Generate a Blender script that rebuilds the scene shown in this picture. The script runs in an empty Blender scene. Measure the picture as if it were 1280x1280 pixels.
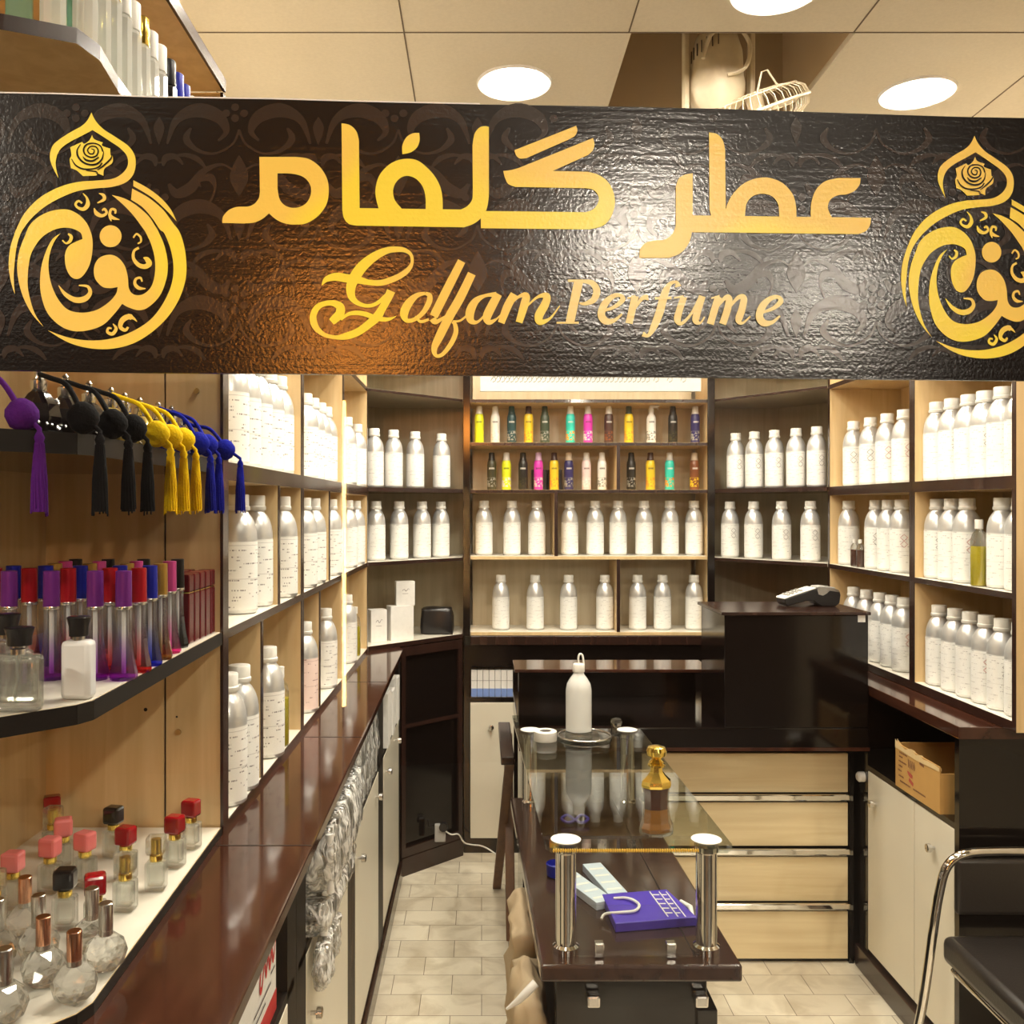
import bpy, bmesh, math, random
from mathutils import Vector, Matrix
from mathutils.geometry import tessellate_polygon
random.seed(7)
S = bpy.context.scene
C = S.collection
PI = math.pi
F = 1150.0            # focal length in pixels of the 1280 px frame
VX, VY = 602.0, 635.0 # vanishing point of the shop's depth direction
EYE = 1.65

# ------------------------------------------------------------------ camera, world, exposure
cam = bpy.data.objects.new('camera', bpy.data.cameras.new('camera'))
C.objects.link(cam)
cam.location = (0, 0, EYE)
cam.rotation_euler = (PI / 2, 0, 0)
cam.data.sensor_width = 36
cam.data.lens = F / 1280 * 36
cam.data.shift_x = (640 - VX) / 1280
cam.data.shift_y = (VY - 640) / 1280
cam.data.clip_start = 0.05
S.camera = cam
w = bpy.data.worlds.new('world'); S.world = w; w.use_nodes = True
w.node_tree.nodes['Background'].inputs[0].default_value = (1.0, 0.85, 0.65, 1)
w.node_tree.nodes['Background'].inputs[1].default_value = 0.05
S.view_settings.view_transform = 'Standard'
S.view_settings.look = 'None'
S.view_settings.exposure = 0.0
S.view_settings.gamma = 1.0
S.view_settings.use_curve_mapping = False
S.cycles.use_denoising = True
S.cycles.max_bounces = 9
S.cycles.diffuse_bounces = 4
S.cycles.glossy_bounces = 4
S.cycles.transmission_bounces = 6
S.cycles.transparent_max_bounces = 24
S.cycles.sample_clamp_indirect = 6
S.cycles.caustics_reflective = False
S.cycles.caustics_refractive = False
LAMP = 190.0        # radiance of the ceiling downlights
WARM = (1.0, 0.83, 0.58)

# ------------------------------------------------------------------ materials
MATS = {}
def nmat(name):
    m = bpy.data.materials.new(name); m.use_nodes = True
    nt = m.node_tree
    return m, nt, nt.nodes['Principled BSDF'], nt.nodes['Material Output']
def setp(b, **k):
    names = dict(rough='Roughness', metal='Metallic', spec='Specular IOR Level', coat='Coat Weight', ior='IOR',
                 trans='Transmission Weight', crough='Coat Roughness', sss='Subsurface Weight', sheen='Sheen Weight')
    for a, v in k.items():
        b.inputs[names[a]].default_value = v
def plain(name, col, rough=0.5, bump=0, bscale=60, **k):
    m, nt, b, o = nmat(name)
    b.inputs['Base Color'].default_value = (*col, 1)
    setp(b, rough=rough, **k)
    tc = nt.nodes.new('ShaderNodeTexCoord')
    n = nt.nodes.new('ShaderNodeTexNoise'); n.inputs['Scale'].default_value = bscale
    nt.links.new(tc.outputs['Object'], n.inputs['Vector'])
    mx = nt.nodes.new('ShaderNodeMix'); mx.data_type = 'RGBA'
    mx.inputs[6].default_value = (*col, 1); mx.inputs[7].default_value = (*[c * 0.86 for c in col], 1)
    nt.links.new(n.outputs['Fac'], mx.inputs[0]); nt.links.new(mx.outputs[2], b.inputs['Base Color'])
    if bump:
        bp = nt.nodes.new('ShaderNodeBump'); bp.inputs['Strength'].default_value = bump
        bp.inputs['Distance'].default_value = 0.002
        nt.links.new(n.outputs['Fac'], bp.inputs['Height']); nt.links.new(bp.outputs[0], b.inputs['Normal'])
    MATS[name] = m
    return m
def wood(name, c1, c2, rough=0.4, scale=(25, 25, 1.6), coat=0.0, detail=6):
    m, nt, b, o = nmat(name)
    tc = nt.nodes.new('ShaderNodeTexCoord'); mp = nt.nodes.new('ShaderNodeMapping')
    mp.inputs['Scale'].default_value = scale
    n = nt.nodes.new('ShaderNodeTexNoise'); n.inputs['Scale'].default_value = 1.5; n.inputs['Detail'].default_value = detail
    n.inputs['Distortion'].default_value = 0.6
    cr = nt.nodes.new('ShaderNodeValToRGB')
    cr.color_ramp.elements[0].position = 0.3; cr.color_ramp.elements[0].color = (*c1, 1)
    cr.color_ramp.elements[1].position = 0.7; cr.color_ramp.elements[1].color = (*c2, 1)
    nt.links.new(tc.outputs['Object'], mp.inputs[0]); nt.links.new(mp.outputs[0], n.inputs['Vector'])
    nt.links.new(n.outputs['Fac'], cr.inputs[0]); nt.links.new(cr.outputs[0], b.inputs['Base Color'])
    setp(b, rough=rough, coat=coat, crough=0.06)
    MATS[name] = m
    return m
def glass(name, tint=(1, 1, 1), ior=1.5, haze=0.0, hazecol=(1, 1, 1), rough=0.0, grad=None, bump=0, bscale=80):
    """thin clear glass: straight-through tint plus Fresnel reflection"""
    m, nt, b, o = nmat(name)
    nt.nodes.remove(b)
    geo = nt.nodes.new('ShaderNodeNewGeometry')
    ma = nt.nodes.new('ShaderNodeMath'); ma.operation = 'MULTIPLY_ADD'
    ma.inputs[1].default_value = 1 / ior - ior; ma.inputs[2].default_value = ior
    nt.links.new(geo.outputs['Backfacing'], ma.inputs[0])
    fr = nt.nodes.new('ShaderNodeFresnel'); nt.links.new(ma.outputs[0], fr.inputs['IOR'])
    tr = nt.nodes.new('ShaderNodeBsdfTransparent'); tr.inputs[0].default_value = (*tint, 1)
    gl = nt.nodes.new('ShaderNodeBsdfGlossy'); gl.inputs['Roughness'].default_value = rough
    base = tr
    if grad:            # dye that is strong at the foot and fades upwards: (z0, z1, colour)
        tc = nt.nodes.new('ShaderNodeTexCoord'); sp = nt.nodes.new('ShaderNodeSeparateXYZ')
        mr = nt.nodes.new('ShaderNodeMapRange'); mr.inputs[1].default_value = grad[0]; mr.inputs[2].default_value = grad[1]
        mx = nt.nodes.new('ShaderNodeMix'); mx.data_type = 'RGBA'
        mx.inputs[6].default_value = (*grad[2], 1); mx.inputs[7].default_value = (*tint, 1)
        nt.links.new(tc.outputs['Object'], sp.inputs[0]); nt.links.new(sp.outputs[2], mr.inputs[0])
        nt.links.new(mr.outputs[0], mx.inputs[0]); nt.links.new(mx.outputs[2], tr.inputs[0])
    if haze:
        df = nt.nodes.new('ShaderNodeBsdfDiffuse'); df.inputs[0].default_value = (*hazecol, 1)
        if grad:
            nt.links.new(mx.outputs[2], df.inputs[0])
        mh = nt.nodes.new('ShaderNodeMixShader'); mh.inputs[0].default_value = haze
        nt.links.new(tr.outputs[0], mh.inputs[1]); nt.links.new(df.outputs[0], mh.inputs[2]); base = mh
    ms = nt.nodes.new('ShaderNodeMixShader')
    nt.links.new(fr.outputs[0], ms.inputs[0]); nt.links.new(base.outputs[0], ms.inputs[1]); nt.links.new(gl.outputs[0], ms.inputs[2])
    if bump:
        tc2 = nt.nodes.new('ShaderNodeTexCoord'); vo = nt.nodes.new('ShaderNodeTexVoronoi'); vo.inputs['Scale'].default_value = bscale
        bp = nt.nodes.new('ShaderNodeBump'); bp.inputs['Strength'].default_value = bump; bp.inputs['Distance'].default_value = 0.003
        nt.links.new(tc2.outputs['Object'], vo.inputs['Vector']); nt.links.new(vo.outputs['Distance'], bp.inputs['Height'])
        nt.links.new(bp.outputs[0], gl.inputs['Normal']); nt.links.new(bp.outputs[0], fr.inputs['Normal'])
    nt.links.new(ms.outputs[0], o.inputs['Surface'])
    MATS[name] = m
    return m
def emit(name, col, strength):
    m, nt, b, o = nmat(name)
    b.inputs['Base Color'].default_value = (*col, 1)
    b.inputs['Emission Color'].default_value = (*col, 1); b.inputs['Emission Strength'].default_value = strength
    MATS[name] = m
    return m

wood('maple', (0.60, 0.42, 0.205), (0.72, 0.535, 0.29), 0.38)
wood('maple_drawer', (0.74, 0.59, 0.34), (0.86, 0.73, 0.47), 0.35, scale=(1.2, 25, 25))
wood('wenge', (0.016, 0.007, 0.005), (0.034, 0.014, 0.010), 0.24, coat=0.2)
wood('worktop', (0.030, 0.010, 0.006), (0.062, 0.021, 0.012), 0.10, scale=(18, 1.2, 18), coat=0.12)
wood('slab_wood', (0.026, 0.012, 0.009), (0.050, 0.025, 0.017), 0.16, scale=(18, 1.2, 18), coat=0.3)
wood('back_beige', (0.52, 0.44, 0.30), (0.63, 0.54, 0.39), 0.3)
wood('stool_wood', (0.10, 0.045, 0.02), (0.16, 0.075, 0.03), 0.35)
wood('taupe', (0.44, 0.38, 0.26), (0.54, 0.47, 0.33), 0.28)
plain('black_gloss', (0.006, 0.004, 0.0035), 0.10, bscale=3)
plain('black_edge', (0.010, 0.008, 0.007), 0.4, spec=0.3)
plain('black_matt', (0.008, 0.006, 0.005), 0.5, spec=0.2)
plain('white_board', (0.80, 0.74, 0.60), 0.32, bscale=4)
plain('shelf_white', (0.84, 0.79, 0.68), 0.25, bscale=4)
plain('ceiling_tile', (0.72, 0.65, 0.52), 0.8, bump=0.1, bscale=120)
plain('ceiling_groove', (0.16, 0.12, 0.08), 0.9)
plain('void', (0.52, 0.40, 0.26), 0.9, bscale=6)
plain('wall_paint', (0.55, 0.47, 0.35), 0.7, bscale=5)
plain('corridor', (0.05, 0.03, 0.02), 0.5, bscale=5)
plain('aluminium', (0.76, 0.76, 0.75), 0.30, metal=0.58)
plain('cap_white', (0.87, 0.85, 0.79), 0.35)
plain('chrome', (0.80, 0.78, 0.74), 0.07, metal=1.0)
plain('silver', (0.75, 0.73, 0.70), 0.22, metal=1.0)
plain('copper', (0.78, 0.42, 0.27), 0.20, metal=1.0)
plain('gold_metal', (0.95, 0.70, 0.16), 0.16, metal=1.0)
plain('gold_bead', (0.95, 0.62, 0.10), 0.35, metal=0.3)
plain('gold_matt', (0.50, 0.33, 0.10), 0.35, metal=0.5)
plain('brass', (0.75, 0.55, 0.25), 0.3, metal=1.0)
plain('white_plastic', (0.86, 0.84, 0.78), 0.35)
plain('cream_plastic', (0.80, 0.70, 0.50), 0.4)
plain('black_plastic', (0.012, 0.011, 0.012), 0.28)
plain('grey_plastic', (0.45, 0.44, 0.42), 0.35)
plain('black_vinyl', (0.022, 0.018, 0.016), 0.30, bump=0.2, bscale=150)
plain('paper_white', (0.86, 0.84, 0.80), 0.6)
plain('paper_ink', (0.12, 0.10, 0.10), 0.7)
plain('red_ink', (0.55, 0.03, 0.03), 0.6)
plain('corridor_stone', (0.035, 0.028, 0.022), 0.35, bscale=30)
plain('cardboard', (0.55, 0.31, 0.09), 0.75, bscale=30)
plain('cardboard_edge', (0.75, 0.55, 0.28), 0.8)
plain('stamp_brown', (0.22, 0.09, 0.04), 0.8)
plain('stamp_red', (0.45, 0.08, 0.05), 0.8)
plain('kraft_cloth', (0.56, 0.43, 0.27), 0.8, bump=0.6, bscale=14)
plain('ribbon_purple', (0.05, 0.025, 0.42), 0.4)
plain('bag_purple', (0.085, 0.045, 0.50), 0.35)
plain('blue_plastic', (0.01, 0.02, 0.35), 0.3)
plain('box_blue', (0.22, 0.34, 0.72), 0.5, bscale=200)
plain('pale_blue', (0.60, 0.68, 0.78), 0.4, bscale=120)
plain('burgundy', (0.10, 0.004, 0.008), 0.16)
plain('banner_white', (0.62, 0.60, 0.56), 0.5)
plain('silver_print', (0.20, 0.19, 0.16), 0.4, bscale=90)
plain('fan_motor_dark', (0.10, 0.07, 0.05), 0.6)
plain('ruby_glass', (0.30, 0.004, 0.010), 0.06, coat=0.6)
plain('jet_glass', (0.006, 0.006, 0.008), 0.06, coat=0.6)
plain('pink_glass', (0.85, 0.22, 0.22), 0.12, coat=0.5)
plain('oil_yellow', (0.72, 0.58, 0.01), 0.15, coat=0.6)
plain('oil_brown', (0.10, 0.025, 0.008), 0.15, coat=0.4)
plain('oil_amber', (0.42, 0.17, 0.015), 0.15, coat=0.4)
plain('dark_facet', (0.012, 0.008, 0.009), 0.08, coat=0.8)
plain('gold_facet', (0.62, 0.45, 0.12), 0.12, metal=0.5)
plain('blue_facet', (0.01, 0.01, 0.20), 0.12, coat=0.8)
for nm, c in dict(purple=(0.085, 0.012, 0.17), black=(0.006, 0.006, 0.007), yellow=(0.85, 0.55, 0.005), blue=(0.006, 0.012, 0.30)).items():
    plain('yarn_' + nm, c, 0.85, bump=0.6, bscale=260, spec=0.08)
for nm, c in dict(purple=(0.20, 0.03, 0.30), red=(0.50, 0.008, 0.02), blue=(0.01, 0.02, 0.42), gold=(0.42, 0.24, 0.045),
                  pink=(0.62, 0.07, 0.30), black=(0.01, 0.01, 0.01)).items():
    plain('cap_' + nm, c, 0.28, metal=0.45)
glass('shop_glass', (0.985, 0.99, 0.98), 1.5)
glass('table_glass', (0.84, 0.87, 0.84), 1.65)
glass('clear_glass', (0.94, 0.96, 0.94), 1.6, haze=0.03)
glass('teal_glass', (0.62, 0.86, 0.78), 1.6, haze=0.16, hazecol=(0.5, 0.85, 0.75))
glass('crystal_glass', (0.93, 0.95, 0.93), 1.7, haze=0.03)
def refr(name, mix, ior):
    m = MATS[name]; nt = m.node_tree; o = nt.nodes['Material Output']; prev = o.inputs['Surface'].links[0].from_socket
    g = nt.nodes.new('ShaderNodeBsdfGlass'); g.inputs['IOR'].default_value = ior; g.inputs['Roughness'].default_value = 0.0
    ms = nt.nodes.new('ShaderNodeMixShader'); ms.inputs[0].default_value = mix
    nt.links.new(prev, ms.inputs[1]); nt.links.new(g.outputs[0], ms.inputs[2]); nt.links.new(ms.outputs[0], o.inputs['Surface'])
refr('crystal_glass', 0.62, 1.5)
refr('clear_glass', 0.35, 1.45)
glass('frosted_glass', (0.5, 0.5, 0.5), 1.4, haze=0.8, hazecol=(0.85, 0.85, 0.85), rough=0.3)
glass('milky_plastic', (0.7, 0.72, 0.70), 1.35, haze=0.72, hazecol=(0.88, 0.88, 0.84), rough=0.25)
glass('plastic_wrap', (0.90, 0.90, 0.88), 1.8, haze=0.26, hazecol=(0.86, 0.85, 0.82), rough=0.10, bump=1.0, bscale=45)
def wrap():
    m, nt, b, o = nmat('plastic_wrap'); N, L = nt.nodes.new, nt.links.new
    tc = N('ShaderNodeTexCoord'); mp = N('ShaderNodeMapping'); mp.inputs['Scale'].default_value = (1, 1, 0.45); L(tc.outputs['Object'], mp.inputs[0])
    n = N('ShaderNodeTexNoise'); n.inputs['Scale'].default_value = 42; n.inputs['Detail'].default_value = 5; n.inputs['Distortion'].default_value = 1.6; L(mp.outputs[0], n.inputs['Vector'])
    cr = N('ShaderNodeValToRGB'); cr.color_ramp.elements[0].position = 0.42; cr.color_ramp.elements[1].position = 0.60; L(n.outputs['Fac'], cr.inputs[0])
    bp = N('ShaderNodeBump'); bp.inputs['Strength'].default_value = 1.0; bp.inputs['Distance'].default_value = 0.012; L(n.outputs['Fac'], bp.inputs['Height'])
    b.inputs['Base Color'].default_value = (0.86, 0.85, 0.82, 1); setp(b, rough=0.12, spec=0.9); L(bp.outputs[0], b.inputs['Normal'])
    tr = N('ShaderNodeBsdfTransparent'); tr.inputs[0].default_value = (0.85, 0.85, 0.83, 1)
    gl = N('ShaderNodeBsdfGlossy'); gl.inputs['Roughness'].default_value = 0.08; L(bp.outputs[0], gl.inputs['Normal'])
    m1 = N('ShaderNodeMixShader'); m1.inputs[0].default_value = 0.28; L(tr.outputs[0], m1.inputs[1]); L(gl.outputs[0], m1.inputs[2])
    m2 = N('ShaderNodeMixShader'); L(cr.outputs[0], m2.inputs[0]); L(m1.outputs[0], m2.inputs[1]); L(b.outputs[0], m2.inputs[2])
    L(m2.outputs[0], o.inputs['Surface']); MATS['plastic_wrap'] = m
wrap()
glass('vial_glass', (0.90, 0.92, 0.90), 1.6, haze=0.38, hazecol=(0.90, 0.90, 0.86))
plain('pack_tube', (0.86, 0.85, 0.82), 0.22)
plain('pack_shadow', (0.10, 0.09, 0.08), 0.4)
for nm, c in dict(purple=(0.45, 0.03, 0.60), red=(0.75, 0.05, 0.06), blue=(0.04, 0.10, 0.80), gold=(0.45, 0.26, 0.06),
                  pink=(0.90, 0.08, 0.50), black=(0.05, 0.06, 0.05)).items():
    glass('dye_' + nm, (0.88, 0.88, 0.88), 1.6, haze=0.05, grad=(0.006, 0.066, c))
emit('downlight_lens', (1.0, 0.92, 0.785), LAMP)
emit('corridor_lens', (1.0, 0.89, 0.73), LAMP * 7.0)
emit('sign_fill_lens', (1.0, 0.90, 0.72), LAMP * 0.42)
emit('glow_box_face', (1.0, 0.33, 0.05), 34.0)
emit('tube_light', (1.0, 0.52, 0.15), 60.0)

def floor_mat():
    m, nt, b, o = nmat('floor_tiles')
    tc = nt.nodes.new('ShaderNodeTexCoord')
    br = nt.nodes.new('ShaderNodeTexBrick')
    br.offset = 0.5; br.inputs['Scale'].default_value = 1.0
    br.inputs['Brick Width'].default_value = 0.205; br.inputs['Row Height'].default_value = 0.13
    br.inputs['Mortar Size'].default_value = 0.0012; br.inputs['Mortar Smooth'].default_value = 0.1
    br.inputs['Bias'].default_value = 0.1
    br.inputs['Color1'].default_value = (0.80, 0.73, 0.58, 1); br.inputs['Color2'].default_value = (0.64, 0.57, 0.44, 1)
    br.inputs['Mortar'].default_value = (0.17, 0.13, 0.09, 1)
    n = nt.nodes.new('ShaderNodeTexNoise'); n.inputs['Scale'].default_value = 7; n.inputs['Detail'].default_value = 9
    n.inputs['Distortion'].default_value = 1.2
    cr = nt.nodes.new('ShaderNodeValToRGB')
    cr.color_ramp.elements[0].position = 0.36; cr.color_ramp.elements[0].color = (0.62, 0.57, 0.50, 1)
    cr.color_ramp.elements[1].position = 0.58; cr.color_ramp.elements[1].color = (1, 1, 1, 1)
    mx = nt.nodes.new('ShaderNodeMix'); mx.data_type = 'RGBA'; mx.blend_type = 'MULTIPLY'; mx.inputs[0].default_value = 0.6
    nt.links.new(tc.outputs['Object'], br.inputs['Vector']); nt.links.new(tc.outputs['Object'], n.inputs['Vector'])
    nt.links.new(n.outputs['Fac'], cr.inputs[0])
    nt.links.new(br.outputs['Color'], mx.inputs[6]); nt.links.new(cr.outputs[0], mx.inputs[7])
    nt.links.new(mx.outputs[2], b.inputs['Base Color']); setp(b, rough=0.28)
    MATS['floor'] = m
floor_mat()
def label_mat(name, base, ink, rows=40.0, dens=0.60, zlim=(0.02, 0.16)):
    """white paper wrapped round a bottle, printed with small lines of text and two rules"""
    m, nt, b, o = nmat(name)
    N, L = nt.nodes.new, nt.links.new
    def math_(op, a, bb=None, c=None):
        x = N('ShaderNodeMath'); x.operation = op
        for i, v in enumerate((a, bb, c)):
            if v is None: continue
            if isinstance(v, (int, float)): x.inputs[i].default_value = v
            else: L(v, x.inputs[i])
        return x.outputs[0]
    tc = N('ShaderNodeTexCoord'); sp = N('ShaderNodeSeparateXYZ'); L(tc.outputs['Object'], sp.inputs[0])
    ang = math_('ARCTAN2', sp.outputs[0], math_('MULTIPLY', sp.outputs[1], -1.0))
    zr = math_('MULTIPLY', sp.outputs[2], rows * 4)
    row = math_('FLOOR', zr); fr = math_('FRACT', zr)
    cb = N('ShaderNodeCombineXYZ'); L(math_('MULTIPLY', ang, 14.0), cb.inputs[0]); L(math_('MULTIPLY', row, 7.31), cb.inputs[1])
    n = N('ShaderNodeTexNoise'); n.inputs['Scale'].default_value = 1.0; n.inputs['Detail'].default_value = 1.0; L(cb.outputs[0], n.inputs['Vector'])
    cb2 = N('ShaderNodeCombineXYZ'); L(math_('MULTIPLY', row, 3.17), cb2.inputs[0]); L(math_('MULTIPLY', ang, 0.8), cb2.inputs[1])
    n2 = N('ShaderNodeTexNoise'); n2.inputs['Scale'].default_value = 1.0; L(cb2.outputs[0], n2.inputs['Vector'])
    t = math_('MULTIPLY', math_('GREATER_THAN', n.outputs['Fac'], 0.5), math_('GREATER_THAN', n2.outputs['Fac'], dens))
    t = math_('MULTIPLY', t, math_('LESS_THAN', fr, 0.4))
    t = math_('MULTIPLY', t, math_('LESS_THAN', math_('ABSOLUTE', ang), 1.0))
    for z in (0.078, 0.152):
        d = math_('LESS_THAN', math_('ABSOLUTE', math_('SUBTRACT', sp.outputs[2], z)), 0.0006)
        t = math_('MAXIMUM', t, math_('MULTIPLY', d, 0.5))
    mx = N('ShaderNodeMix'); mx.data_type = 'RGBA'
    mx.inputs[6].default_value = (*base, 1); mx.inputs[7].default_value = (*ink, 1)
    L(t, mx.inputs[0]); L(mx.outputs[2], b.inputs['Base Color']); setp(b, rough=0.5)
    MATS[name] = m
label_mat('label_plain', (0.86, 0.85, 0.81), (0.50, 0.48, 0.46), dens=0.58)
label_mat('label_bold', (0.88, 0.87, 0.83), (0.22, 0.20, 0.20), rows=34, dens=0.57)
label_mat('label_pink', (0.84, 0.66, 0.60), (0.25, 0.12, 0.12))
def spray_mat(name, c1, c2, z0, z1, text=(0.8, 0.8, 0.75)):
    """printed spray can: ground colour, a band of a second colour, one short word-like mark"""
    m, nt, b, o = nmat(name)
    N, L = nt.nodes.new, nt.links.new
    def M(op, a, bb=None):
        x = N('ShaderNodeMath'); x.operation = op
        for i, v in enumerate((a, bb)):
            if v is None: continue
            if isinstance(v, (int, float)): x.inputs[i].default_value = v
            else: L(v, x.inputs[i])
        return x.outputs[0]
    tc = N('ShaderNodeTexCoord'); sp = N('ShaderNodeSeparateXYZ'); L(tc.outputs['Object'], sp.inputs[0])
    n = N('ShaderNodeTexNoise'); n.inputs['Scale'].default_value = 90; L(tc.outputs['Object'], n.inputs['Vector'])
    ba = M('MULTIPLY', M('GREATER_THAN', sp.outputs[2], z0), M('LESS_THAN', sp.outputs[2], z1))
    ba = M('MULTIPLY', ba, M('GREATER_THAN', n.outputs['Fac'], 0.50))
    mx = N('ShaderNodeMix'); mx.data_type = 'RGBA'; mx.inputs[6].default_value = (*c1, 1); mx.inputs[7].default_value = (*c2, 1)
    L(ba, mx.inputs[0])
    tx = M('MULTIPLY', M('GREATER_THAN', sp.outputs[2], 0.100), M('LESS_THAN', sp.outputs[2], 0.108))
    tx = M('MULTIPLY', tx, M('LESS_THAN', M('ABSOLUTE', sp.outputs[0]), 0.013))
    tx = M('MULTIPLY', tx, M('GREATER_THAN', M('SINE', M('MULTIPLY', sp.outputs[0], 1500.0)), -0.3))
    m2 = N('ShaderNodeMix'); m2.data_type = 'RGBA'; m2.inputs[7].default_value = (*text, 1)
    L(tx, m2.inputs[0]); L(mx.outputs[2], m2.inputs[6]); L(m2.outputs[2], b.inputs['Base Color'])
    setp(b, rough=0.3)
    MATS[name] = m
def sign_mats():
    def emboss(nt, b):
        N, L = nt.nodes.new, nt.links.new
        tc = N('ShaderNodeTexCoord'); mp = N('ShaderNodeMapping'); mp.inputs['Scale'].default_value = (4, 4, 60)
        L(tc.outputs['Object'], mp.inputs[0])
        n = N('ShaderNodeTexNoise'); n.inputs['Scale'].default_value = 2.5; n.inputs['Detail'].default_value = 2; L(mp.outputs[0], n.inputs['Vector'])
        n2 = N('ShaderNodeTexNoise'); n2.inputs['Scale'].default_value = 280; n2.inputs['Detail'].default_value = 2; L(tc.outputs['Object'], n2.inputs['Vector'])
        ad = N('ShaderNodeMath'); ad.operation = 'MULTIPLY_ADD'; ad.inputs[1].default_value = 1.0
        L(n2.outputs['Fac'], ad.inputs[0]); L(n.outputs['Fac'], ad.inputs[2])
        bp = N('ShaderNodeBump'); bp.inputs['Strength'].default_value = 0.22; bp.inputs['Distance'].default_value = 0.0010
        L(ad.outputs[0], bp.inputs['Height']); L(bp.outputs[0], b.inputs['Normal'])
        return tc
    m, nt, b, o = nmat('sign_ground')
    emboss(nt, b)
    b.inputs['Base Color'].default_value = (0.006, 0.004, 0.003, 1); setp(b, rough=0.19, spec=0.6)
    MATS['sign_ground'] = m
    for name, ca, cb, r, sp in (('sign_gold', (0.90, 0.72, 0.05), (0.88, 0.60, 0.10), 0.30, 0.5), ('sign_pattern', (0.026, 0.018, 0.013), (0.030, 0.018, 0.012), 0.20, 0.6),
                                ('sign_pale', (0.86, 0.70, 0.26), (0.82, 0.63, 0.20), 0.30, 0.5)):
        m, nt, b, o = nmat(name); N, L = nt.nodes.new, nt.links.new
        tc = emboss(nt, b); n = N('ShaderNodeTexNoise'); n.inputs['Scale'].default_value = 9; n.inputs['Detail'].default_value = 0
        L(tc.outputs['Object'], n.inputs['Vector'])
        cr = N('ShaderNodeValToRGB'); cr.color_ramp.elements[0].position = 0.42; cr.color_ramp.elements[0].color = (*ca, 1)
        cr.color_ramp.elements[1].position = 0.58; cr.color_ramp.elements[1].color = (*cb, 1)
        L(n.outputs['Fac'], cr.inputs[0]); L(cr.outputs[0], b.inputs['Base Color']); setp(b, rough=r, spec=sp)
        MATS[name] = m
sign_mats()
M = MATS

# ------------------------------------------------------------------ mesh building
def catmull(pts, n=7, closed=False):
    out = []; N = len(pts)
    rng = range(N if closed else N - 1)
    for i in rng:
        if closed: p0, p1, p2, p3 = pts[(i - 1) % N], pts[i], pts[(i + 1) % N], pts[(i + 2) % N]
        else: p0, p1, p2, p3 = pts[max(i - 1, 0)], pts[i], pts[i + 1], pts[min(i + 2, N - 1)]
        for k in range(n):
            t = k / n
            out.append(tuple(0.5 * ((2 * b) + (-a + c) * t + (2 * a - 5 * b + 4 * c - d) * t * t + (-a + 3 * b - 3 * c + d) * t ** 3)
                             for a, b, c, d in zip(p0, p1, p2, p3)))
    if not closed: out.append(tuple(pts[-1]))
    return out
def outline(pts, n=6):
    """closed outline; a third entry 'c' marks a corner, the rest is smooth"""
    cs = [i for i, p in enumerate(pts) if len(p) > 2]
    P = [(p[0], p[1]) for p in pts]
    if not cs: return catmull(P, n, True)
    out = []
    for a, i in enumerate(cs):
        j = cs[(a + 1) % len(cs)]
        seg = [P[i]]; k = i
        while True:
            k = (k + 1) % len(P); seg.append(P[k])
            if k == j: break
        out += [seg[0]] if len(seg) == 2 else catmull(seg, n)[:-1]
    return out
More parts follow.
